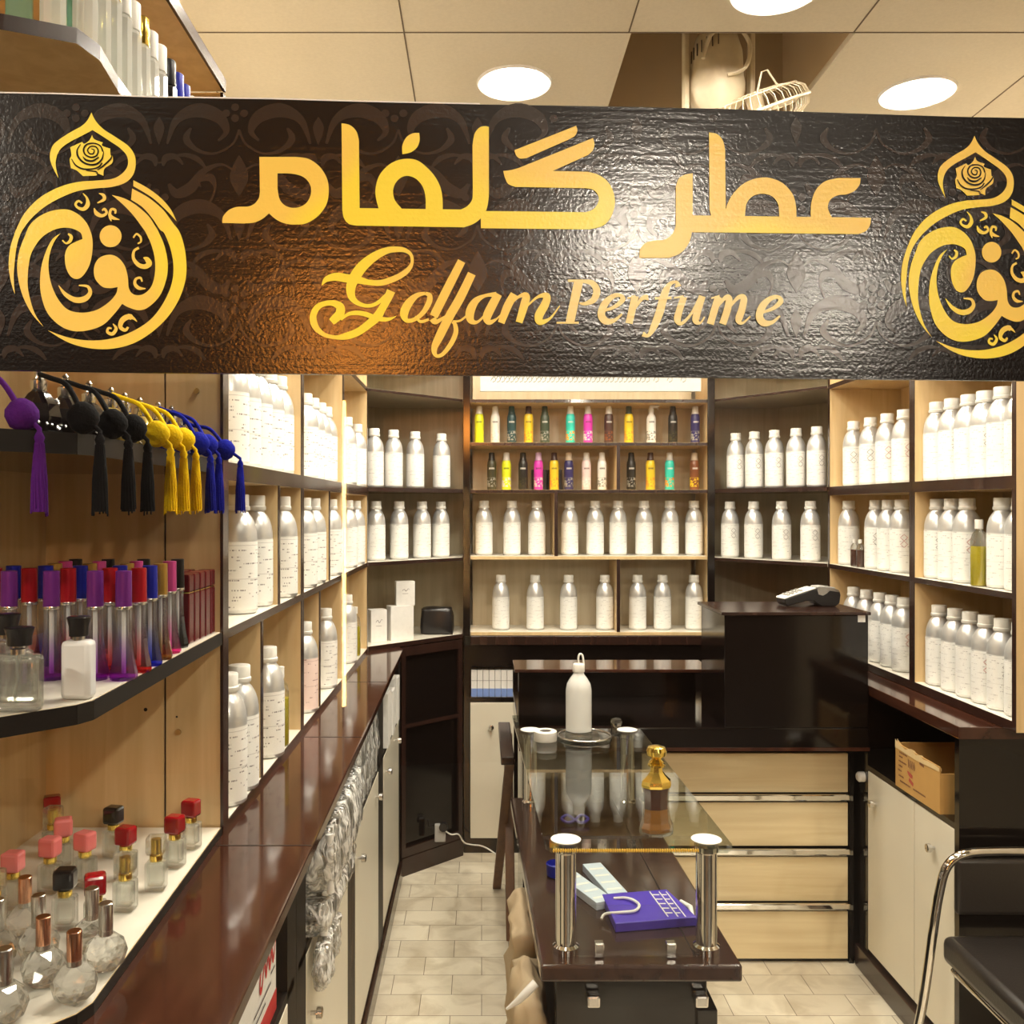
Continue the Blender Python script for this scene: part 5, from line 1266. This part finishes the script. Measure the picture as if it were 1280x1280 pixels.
# ------------------------------------------------------------------ corner shelf contents
for (px, y, w_, z0, z1, l) in ((471, 4.135, .075, -0.60, -0.455, 'white square box on the corner shelf, left of two side by side'), (500, 4.20, .11, -0.60, -0.445, 'white square box on the corner shelf, right of two side by side'),
                               (506, 4.215, .085, -0.4445, -0.335, 'small white box stacked on top of the others in the corner')):
    x = xat(px, y)
    t = thing('white_box', l, 'box', (x, y, zf(z0)), 0.45 if z0 < -.5 else 0.2, 'white boxes in the dark corner')
    h = z1 - z0
    b_ = MB().box(-w_ / 2, w_ / 2, -.03, .03, 0, h).build('carton', 'paper_white', t, local=True, bevel=.001)
    if px != 500:
        pr = MB(); pr.stroke([(-.014, h * .62, .002), (-.006, h * .68, .002), (.002, h * .60, .0022), (.012, h * .70, .0016), (.018, h * .66, .001)], lambda a, b_: (a, -.0304, b_)); pr.stroke([(-.014, h * .5, .0016), (.012, h * .5, .0016)], lambda a, b_: (a, -.0304, b_))
        pr.build('printed_mark', 'paper_ink', b_, local=True)
lumpy('black_bag', -0.29, -0.135, 4.35, 4.47, zf(-0.60), Z(-0.475), 'black_plastic', 'rumpled black bag on the corner shelf beside white boxes', 'bag', 5, 0.008)

# ------------------------------------------------------------------ things stuffed above the left cabinet doors
t = thing('sample_carton', 'white carton with red script and red base in the near left cabinet slot', 'box', (-0.45, 1.40, Z(SL)))
b_ = MB().box(-0.60, -0.372, 1.16, 1.665, zf(SL), Z(-0.672)).build('carton_body', 'paper_white', t, bevel=.001)
MB().box(-0.3719, -0.3712, 1.16, 1.665, zf(SL), Z(-0.868)).build('red_band', 'red_ink', b_)
pr = MB()
fy = lambda a, b2: (-0.3708, a, Z(b2))
fr_ = lambda a, b2: (-0.3708, 1.525 + (a - 1.36) * .6, Z(-.785 + (b2 + .75) * 1.3))
pr.stroke([(1.36, -0.74, .006), (1.38, -0.718, .008), (1.40, -0.735, .010), (1.385, -0.765, .012), (1.41, -0.77, .008), (1.44, -0.742, .010), (1.46, -0.765, .010), (1.485, -0.742, .010), (1.505, -0.765, .010), (1.53, -0.745, .010), (1.55, -0.765, .009), (1.59, -0.735, .004)], fr_)
pr.build('script_print', 'red_ink', b_)
pr = MB()
for z_, a0, a1 in ((-0.835, 1.50, 1.62), (-0.850, 1.48, 1.58), (-0.82, 1.62, 1.65)): pr.stroke([(a0, z_, .004), (a1, z_, .004)], fy)
pr.build('fine_print', 'paper_ink', b_)
for i, (x0_, x1_, y0_, y1_, z0_, z1_, l, sd) in enumerate((
    (-0.54, -0.305, 1.92, 2.43, Z(-0.822), Z(-0.668), 'large shrink wrapped pack of clear tubes above the left white door', 2),
    (-0.54, -0.318, 1.92, 2.38, zf(SL), Z(-0.830), 'flat wrapped pack of clear tubes under the larger one', 4),
    (-0.350, -0.318, 1.90, 2.10, Z(-1.00), Z(-0.915), 'lowest wrapped pack of clear tubes hanging on the left white door', 6),
    (-0.54, -0.352, 2.68, 3.19, zf(SL), Z(-0.685), 'crumpled clear plastic wrap above the middle white door', 9))):
    t = lumpy('wrapped_pack', x0_, x1_, y0_, y1_, z0_, z1_, 'plastic_wrap', l, 'pack', sd, 0.007, 14, 'plastic wrapped packs in the left cabinets', freq=22)
    y = y0_ + 0.022; k = 0; h_ = z1_ - z0_
    while y < y1_ - 0.018:                      # slim tubes seen through the wrap; dark ones colour in the shade between them
        e0 = random.uniform(.03, .10) * h_; e1 = random.uniform(.04, .14) * h_
        MB().tube([(x1_ - 0.014, y, z0_ + e0), (x1_ - 0.016, y + random.uniform(-.006, .006), z1_ - e1)], 0.0085, 8).build('tube_and_gap', ('pack_tube', 'clear_glass', 'pack_tube', 'pack_tube', 'pack_shadow')[k % 5], t, 60)
        y += 0.019; k += 1
for i in range(5):
    y = 3.46 + i * 0.10
    o = MB().box(-0.52, -0.352 - 0.006 * (i % 2), y, y + 0.088, zf(SL), Z(-0.70 - 0.015 * (i % 3))).build('paper_box', 'paper_white', None, bevel=.001)
    tag(o, f'flat white box above the last left cabinet door, {ORD[i]} from the front', 'box', 'white boxes in the last left slot')

# cardboard carton on the right
t = thing('cardboard_carton', 'open cardboard carton with brown stamped text in the right cabinet slot', 'box', (1.45, 2.86, Z(SL)))
cz0, cz1 = zf(SL), Z(-0.765)
b = MB(); b.box(1.352, 1.356, 2.715, 3.005, cz0, cz1); b.box(1.356, 1.60, 2.715, 2.719, cz0, cz1 - .02); b.box(1.356, 1.60, 3.0, 3.005, cz0, cz1); b.box(1.356, 1.60, 2.719, 3.0, cz0, cz0 + .003)
cb1 = b.build('carton_body', 'cardboard', t)
tp_ = MB(); pts = [(2.715, cz1 - .004)] + [(2.715 + .29 * k / 12, cz1 + random.uniform(-.006, .004)) for k in range(1, 12)] + [(3.005, cz1 + .012), (3.005, cz1 - .016), (2.86, cz1 - .020), (2.715, cz1 - .014)]
tp_.fill([pts], lambda a, b2: (1.3508, a, b2)); tp_.fill([pts], lambda a, b2: (1.3575, a, b2)); tp_.build('torn_edge', 'cardboard_edge', cb1)
pr, pr2 = MB(), MB(); fx = lambda a, b2: (1.3514, a, b2)
for z_, spans in ((-.787, ((2.975, 2.93),)), (-.80, ((2.978, 2.955),)), (-.815, ((2.98, 2.935),)), (-.83, ((2.98, 2.957),)), (-.845, ((2.985, 2.96),)), (-.862, ((2.98, 2.95),)), (-.878, ((2.97, 2.90), (2.88, 2.80)))):
    for a0, a1 in spans:
        y = a0
        while y > a1:
            pr.stroke([(y, Z(z_), .007), (y - .003, Z(z_ - .003), .005), (y - .005, Z(z_), .007)], fx, n=2); y -= .009
for y in (2.915, 2.905, 2.895, 2.885, 2.875): pr.stroke([(y, Z(-.795), .004), (y - .003, Z(-.812), .006), (y - .001, Z(-.822), .003)], fx, n=3)
pr.stroke([(2.84, Z(-.787), .008), (2.81, Z(-.790), .008)], fx)
pr2.stroke([(2.92, Z(-.835), .004), (2.905, Z(-.842), .014), (2.885, Z(-.845), .010)], fx); pr2.stroke([(2.91, Z(-.858), .012), (2.88, Z(-.868), .012)], fx)
pr.build('stamped_text', 'stamp_brown', cb1); pr2.build('red_stamp', 'stamp_red', cb1)

# ------------------------------------------------------------------ on the glass table and on its wood slab
GT = Z(-0.7479)
x, y = 0.315, 2.985
t = thing('squeeze_bottle', 'tall milky squeeze bottle with looped spout on the glass table', 'bottle', (x, y, GT + .024))
MB().lathe([(.036, .0), (.042, .004), (.042, .135), (.038, .155), (.028, .172), (.018, .185), (.016, .195)], (0, 0, 0), 24).build('body', 'milky_plastic', t, 50, local=True)
MB().lathe([(.019, .193), (.0195, .195), (.0195, .215), (.017, .219)], (0, 0, 0), 20).build('cap', 'white_plastic', t, 40, local=True)
MB().tube(catmull([(0, 0, .218), (-.001, 0, .238), (.004, 0, .250), (.012, 0, .246), (.016, 0, .225), (.017, 0, .210)], 5), .0032, 8).build('spout', 'white_plastic', t, 60, local=True)
t = thing('round_tray', 'round silver rimmed glass tray under the milky squeeze bottle', 'tray', (0.335, 3.0, GT))
MB().lathe([(.070, .0002), (.084, .0015), (.086, .006)], (0, 0, 0), 36).build('plate', 'clear_glass', t, 40, local=True)
rim = [(.086 * math.cos(a * 2 * PI / 40), .086 * math.sin(a * 2 * PI / 40), .0065 + .0008 * (a % 2)) for a in range(40)]
MB().tube(rim, .0036, 8, closed=True).build('rim', 'silver', t, 60, local=True)
MB().lathe([(.042, .0065), (.044, .008), (.044, .0235)], (-.02, -.015, 0), 28).build('stand_disc', 'clear_glass', t, 40, local=True)
t = thing('tape_roll', 'white round tape roll with dark hub beside the silver tray', 'tape roll', (0.205, 2.96, GT + .0004))
MB().lathe([(.036, 0), (.037, .002), (.037, .030), (.034, .032), (.020, .032), (.018, .028)], (0, 0, 0), 28).build('roll', 'white_plastic', t, 40, local=True)
MB().lathe([(.0175, .0275), (.0175, .0305), (.010, .0315)], (0, 0, 0), 14).build('hub', 'black_plastic', t, 40, local=True)
t = thing('glass_stopper', 'small loose glass stopper lying behind the silver tray', 'stopper', (0.46, 3.14, GT))
MB().lathe([(.004, 0.0003), (.016, .004), (.021, .016), (.016, .028), (.004, .032)], (0, 0, 0), 12).build('body', 'crystal_glass', t, local=True)
t = thing('perfume_flacon', 'gold topped perfume flacon with brown oil on the glass table', 'perfume bottle', (0.402, 2.115, GT + .0003), 0.25)
fb = MB().lathe([(.040, 0), (.043, .006), (.042, .018), (.036, .030), (.033, .045), (.031, .075), (.032, .095), (.035, .108)], seg=8, sy=.75).build('glass_body', 'clear_glass', t, 10, local=True)
MB().lathe([(.034, .006), (.036, .014), (.031, .026), (.0285, .058)], seg=8, sy=.70).build('amber_oil', 'oil_amber', fb, 10, local=True)
MB().lathe([(.0285, .058), (.0285, .085), (.031, .106)], seg=8, sy=.70).build('dark_oil', 'oil_brown', fb, 10, local=True)
MB().lathe([(.0355, .108), (.0375, .114), (.035, .122), (.022, .134), (.016, .142), (.014, .152)], seg=8, sy=.8).build('gold_shoulder', 'gold_metal', t, 10, local=True)
MB().lathe([(.014, .152), (.020, .155), (.020, .159), (.014, .162), (.018, .165), (.014, .168), (.010, .172), (.022, .180), (.024, .190), (.020, .198), (.008, .202)], seg=16).build('stopper', 'gold_metal', t, 30, local=True)
# slab items
SB = Z(-1.0) + .0004
t = thing('gift_bag', 'small purple gift bag with white cord handle lying on the wood slab', 'gift bag', (0.40, 2.22, SB))
bp_ = [(0.305, 2.33), (0.475, 2.36), (0.515, 2.20), (0.315, 2.165)]
MB().prism(bp_, SB, SB + .022).build('bag_body', 'bag_purple', t, bevel=.002)
hd = catmull([(0.330, 2.30, SB + .024), (0.365, 2.29, SB + .028), (0.385, 2.25, SB + .030), (0.370, 2.22, SB + .028), (0.335, 2.215, SB + .026), (0.300, 2.225, SB + .018), (0.288, 2.215, SB + .010)], 6)
MB().tube(hd, .0035, 8).build('cord_handle', 'paper_white', t, 60)
pr = MB()
fz = lambda a, b2: (a, b2, SB + .0224)
for xx in (0.428, 0.452, 0.470): pr.stroke([(xx, 2.345, .003), (xx + .018, 2.20, .003)], fz)
for k in range(5):
    y = 2.325 - k * .026; pr.stroke([(0.431 + k * .003, y, .006), (0.449 + k * .003, y, .006)], fz); pr.stroke([(0.456 + k * .003, y, .006), (0.468 + k * .003, y, .006)], fz)
pr.build('white_print', 'paper_white', t)
mb = MB(); mb.tube([(0.50, 2.31, SB + .012), (0.515, 2.27, SB + .014), (0.512, 2.23, SB + .012)], [.005, .007, .004], 8); mb.build('white_tissue', 'paper_white', t, 60)
for (x_, y_, rz_, l) in ((0.268, 2.385, 0.42, 'pale blue and white slim carton on the wood slab, left of two'), (0.325, 2.44, 0.22, 'pale blue and white slim carton on the wood slab, right of two')):
    o = thing('slim_carton', l, 'box', (x_, y_, SB), rz_, 'pale blue slim cartons')
    b_ = MB().box(-.026, .026, -.10, .10, 0, .020).build('carton_body', 'pale_blue', o, bevel=.001, local=True)
    mb = MB()
    for k in range(4): mb.box(-.020, .020, -.08 + k * .045, -.070 + k * .045, .0201, .0204)
    mb.build('white_print', 'paper_white', b_, local=True)
t = thing('ribbon_bow', 'small purple ribbon bow lying on the wood slab', 'ribbon', (0.295, 2.91, SB))
for s_ in (1, -1):
    MB().tube(catmull([(0, 0, .012), (.022 * s_, .012, .024), (.042 * s_, 0, .016), (.022 * s_, -.012, .008), (0, 0, .012)], 5), .005, 8).build('loop', 'ribbon_purple', t, 60, local=True)
MB().tube([(-.006, 0, .012), (.006, 0, .012)], .007, 10).build('knot', 'ribbon_purple', t, 60, local=True)
t = thing('blue_pot', 'small blue plastic pot at the left edge of the wood slab', 'pot', (0.203, 2.50, SB))
MB().lathe([(.022, 0), (.026, .003), (.028, .034), (.025, .036), (.023, .02)], (0, 0, 0), 20).build('body', 'blue_plastic', t, 40, local=True)

# ------------------------------------------------------------------ card terminal on the desk block
t = thing('card_terminal', 'black and grey card payment terminal on the desk block', 'card terminal', (1.21, 3.40, Z(-0.3608)), 0.10)
side = [(-.110, .028), (-.108, .012), (-.098, .002), (-.085, .006), (-.030, .020), (.000, .022), (.020, .008), (.035, .0), (.085, .0), (.100, .012), (.104, .042), (.100, .056), (.082, .064), (.05, .068), (.0, .062), (-.050, .047)]
def ex(P, y0, y1): 
    mb = MB(); n_ = len(P); mb.add([(x, y0, z) for x, z in P] + [(x, y1, z) for x, z in P], [tuple(range(n_)), tuple(n_ + i for i in range(n_))[::-1]])
    for i in range(n_): j = (i + 1) % n_; mb.f.append((i, j, n_ + j, n_ + i)); mb.m.append(0)
    return mb
ex(side, -.038, .038).build('housing', 'black_plastic', t, 35, local=True, bevel=.003)
ex([(-.111, .029), (-.050, .0485), (.0, .0635), (.010, .066), (.010, .069), (-.0, .067), (-.052, .052), (-.108, .033)], -.0385, .0385).build('keypad_face', 'white_plastic', t, local=True, bevel=.001)
kp = MB()
for i in range(4):
    for j in range(3): x_ = -.088 + i * .016; z_ = .029 + (x_ + .111) * .32 + .0032; kp.box(x_ - .0045, x_ + .0045, -.024 + j * .019, -.012 + j * .019, z_ + .001, z_ + .006)
kp.build('keys', 'grey_plastic', t, local=True)
ex([(.014, .060), (.018, .045), (.035, .040), (.050, .048), (.060, .058), (.098, .052), (.096, .060), (.07, .068), (.03, .070), (.014, .067)], -.0388, -.036).build('silver_trim', 'silver', t, local=True)
ex([(.018, .069), (.088, .064), (.086, .069), (.05, .074), (.022, .073)], -.03, .03).build('paper_cover', 'grey_plastic', t, local=True, bevel=.001)

# ------------------------------------------------------------------ fan hanging in the ceiling opening
t = thing('wall_fan', 'cream caged fan hanging in the missing ceiling tile', 'fan', (0.72, 2.76, CEIL))
mb = MB(); mb.box(0.60, 0.615, 2.72, 2.76, CEIL - 0.10, CEIL + 0.42); mb.box(0.795, 0.81, 2.72, 2.76, CEIL - 0.07, CEIL + 0.42); mb.box(0.60, 0.81, 2.72, 2.76, CEIL + 0.30, CEIL + 0.33); mb.build('bracket', 'cream_plastic', t, bevel=.004)
mb = MB(); mb.lathe([(.03, .17), (.060, .15), (.075, .10), (.078, .03), (.082, .01), (.082, -.015), (.074, -.05), (.05, -.08)], (0.70, 2.74, CEIL - 0.02), 28); mb.build('motor_housing', 'cream_plastic', t, 40)
mb = MB()
for k in range(7):
    a = PI * (1.02 + k * .07); x_ = 0.70 + .0765 * math.cos(a); y_ = 2.74 + .0765 * math.sin(a); mb.tube([(x_, y_ - .002, CEIL + .050 + k * .004), (x_, y_ - .002, CEIL + .085 + k * .004)], .002, 5)
mb.build('vent_slots', 'fan_motor_dark', t)
MB().tube(catmull([(0.64, 2.66, CEIL + .03), (0.665, 2.655, CEIL + .10), (0.73, 2.65, CEIL + .12), (0.775, 2.66, CEIL + .07), (0.76, 2.65, CEIL - .0), (0.71, 2.655, CEIL - .02)], 6), .006, 8).build('cable', 'cream_plastic', t, 60)
# cage: two domed halves made of wires, tilted
cc = Vector((0.815, 2.72, CEIL - 0.098)); Rm = Matrix.Rotation(math.radians(-20), 3, 'Y') @ Matrix.Rotation(math.radians(16), 3, 'X')
cg = MB(); Rr = 0.150
def W(x, y, z): return tuple(cc + Rm @ Vector((x, y, z)))
def prof(s_): return [(Rr * q_, z_) for q_, z_ in ((.18, .052), (.5, .050), (.8, .042), (.95, .026), (1.0, 0), (.95, -.026), (.8, -.042), (.5, -.050), (.18, -.052))]
for k in range(40):
    a = 2 * PI * k / 40
    cg.tube([W(r_ * math.cos(a), r_ * math.sin(a), z_) for r_, z_ in prof(0)], .0013, 4)
for r_, z_, w_ in ((Rr, 0, .0042), (Rr * .8, .043, .002), (Rr * .8, -.043, .002), (Rr * .5, .051, .0016), (Rr * .5, -.051, .0016)):
    cg.tube([W(r_ * math.cos(a * PI / 20), r_ * math.sin(a * PI / 20), z_) for a in range(40)], w_, 6, closed=True)
cg.tube([W(-.03, -.10, .044), W(-.005, -.105, .095), W(.012, -.105, .095), W(.035, -.10, .042)], .0028, 6)
cg.build('cage', 'cream_plastic', t, 60)
for k in range(3):
    bl = MB(); a0 = k * 2 * PI / 3
    P = [(.02, -.2), (.06, -.42), (.11, -.36), (.118, .0), (.10, .30), (.05, .25)]
    top_ = [W(r_ * math.cos(a0 + q_), r_ * math.sin(a0 + q_), .012 * q_ / .4 + .001) for r_, q_ in P]; bot_ = [W(r_ * math.cos(a0 + q_), r_ * math.sin(a0 + q_), .012 * q_ / .4 - .001) for r_, q_ in P]
    n_ = len(P); bl.add(top_ + bot_, [tuple(range(n_)), tuple(range(n_, 2 * n_))[::-1]] + [(i, (i + 1) % n_, n_ + (i + 1) % n_, n_ + i) for i in range(n_)])
    bl.build('fan_blade', 'cream_plastic', t)
hb = MB(); hb.tube([W(0, 0, .055), W(0, 0, -.055)], .024, 16); hb.build('hub', 'cream_plastic', t, 40)

dupl = {k: v for k, v in USED.items() if v > 1}
if dupl: print('SHARED LABELS', dupl)
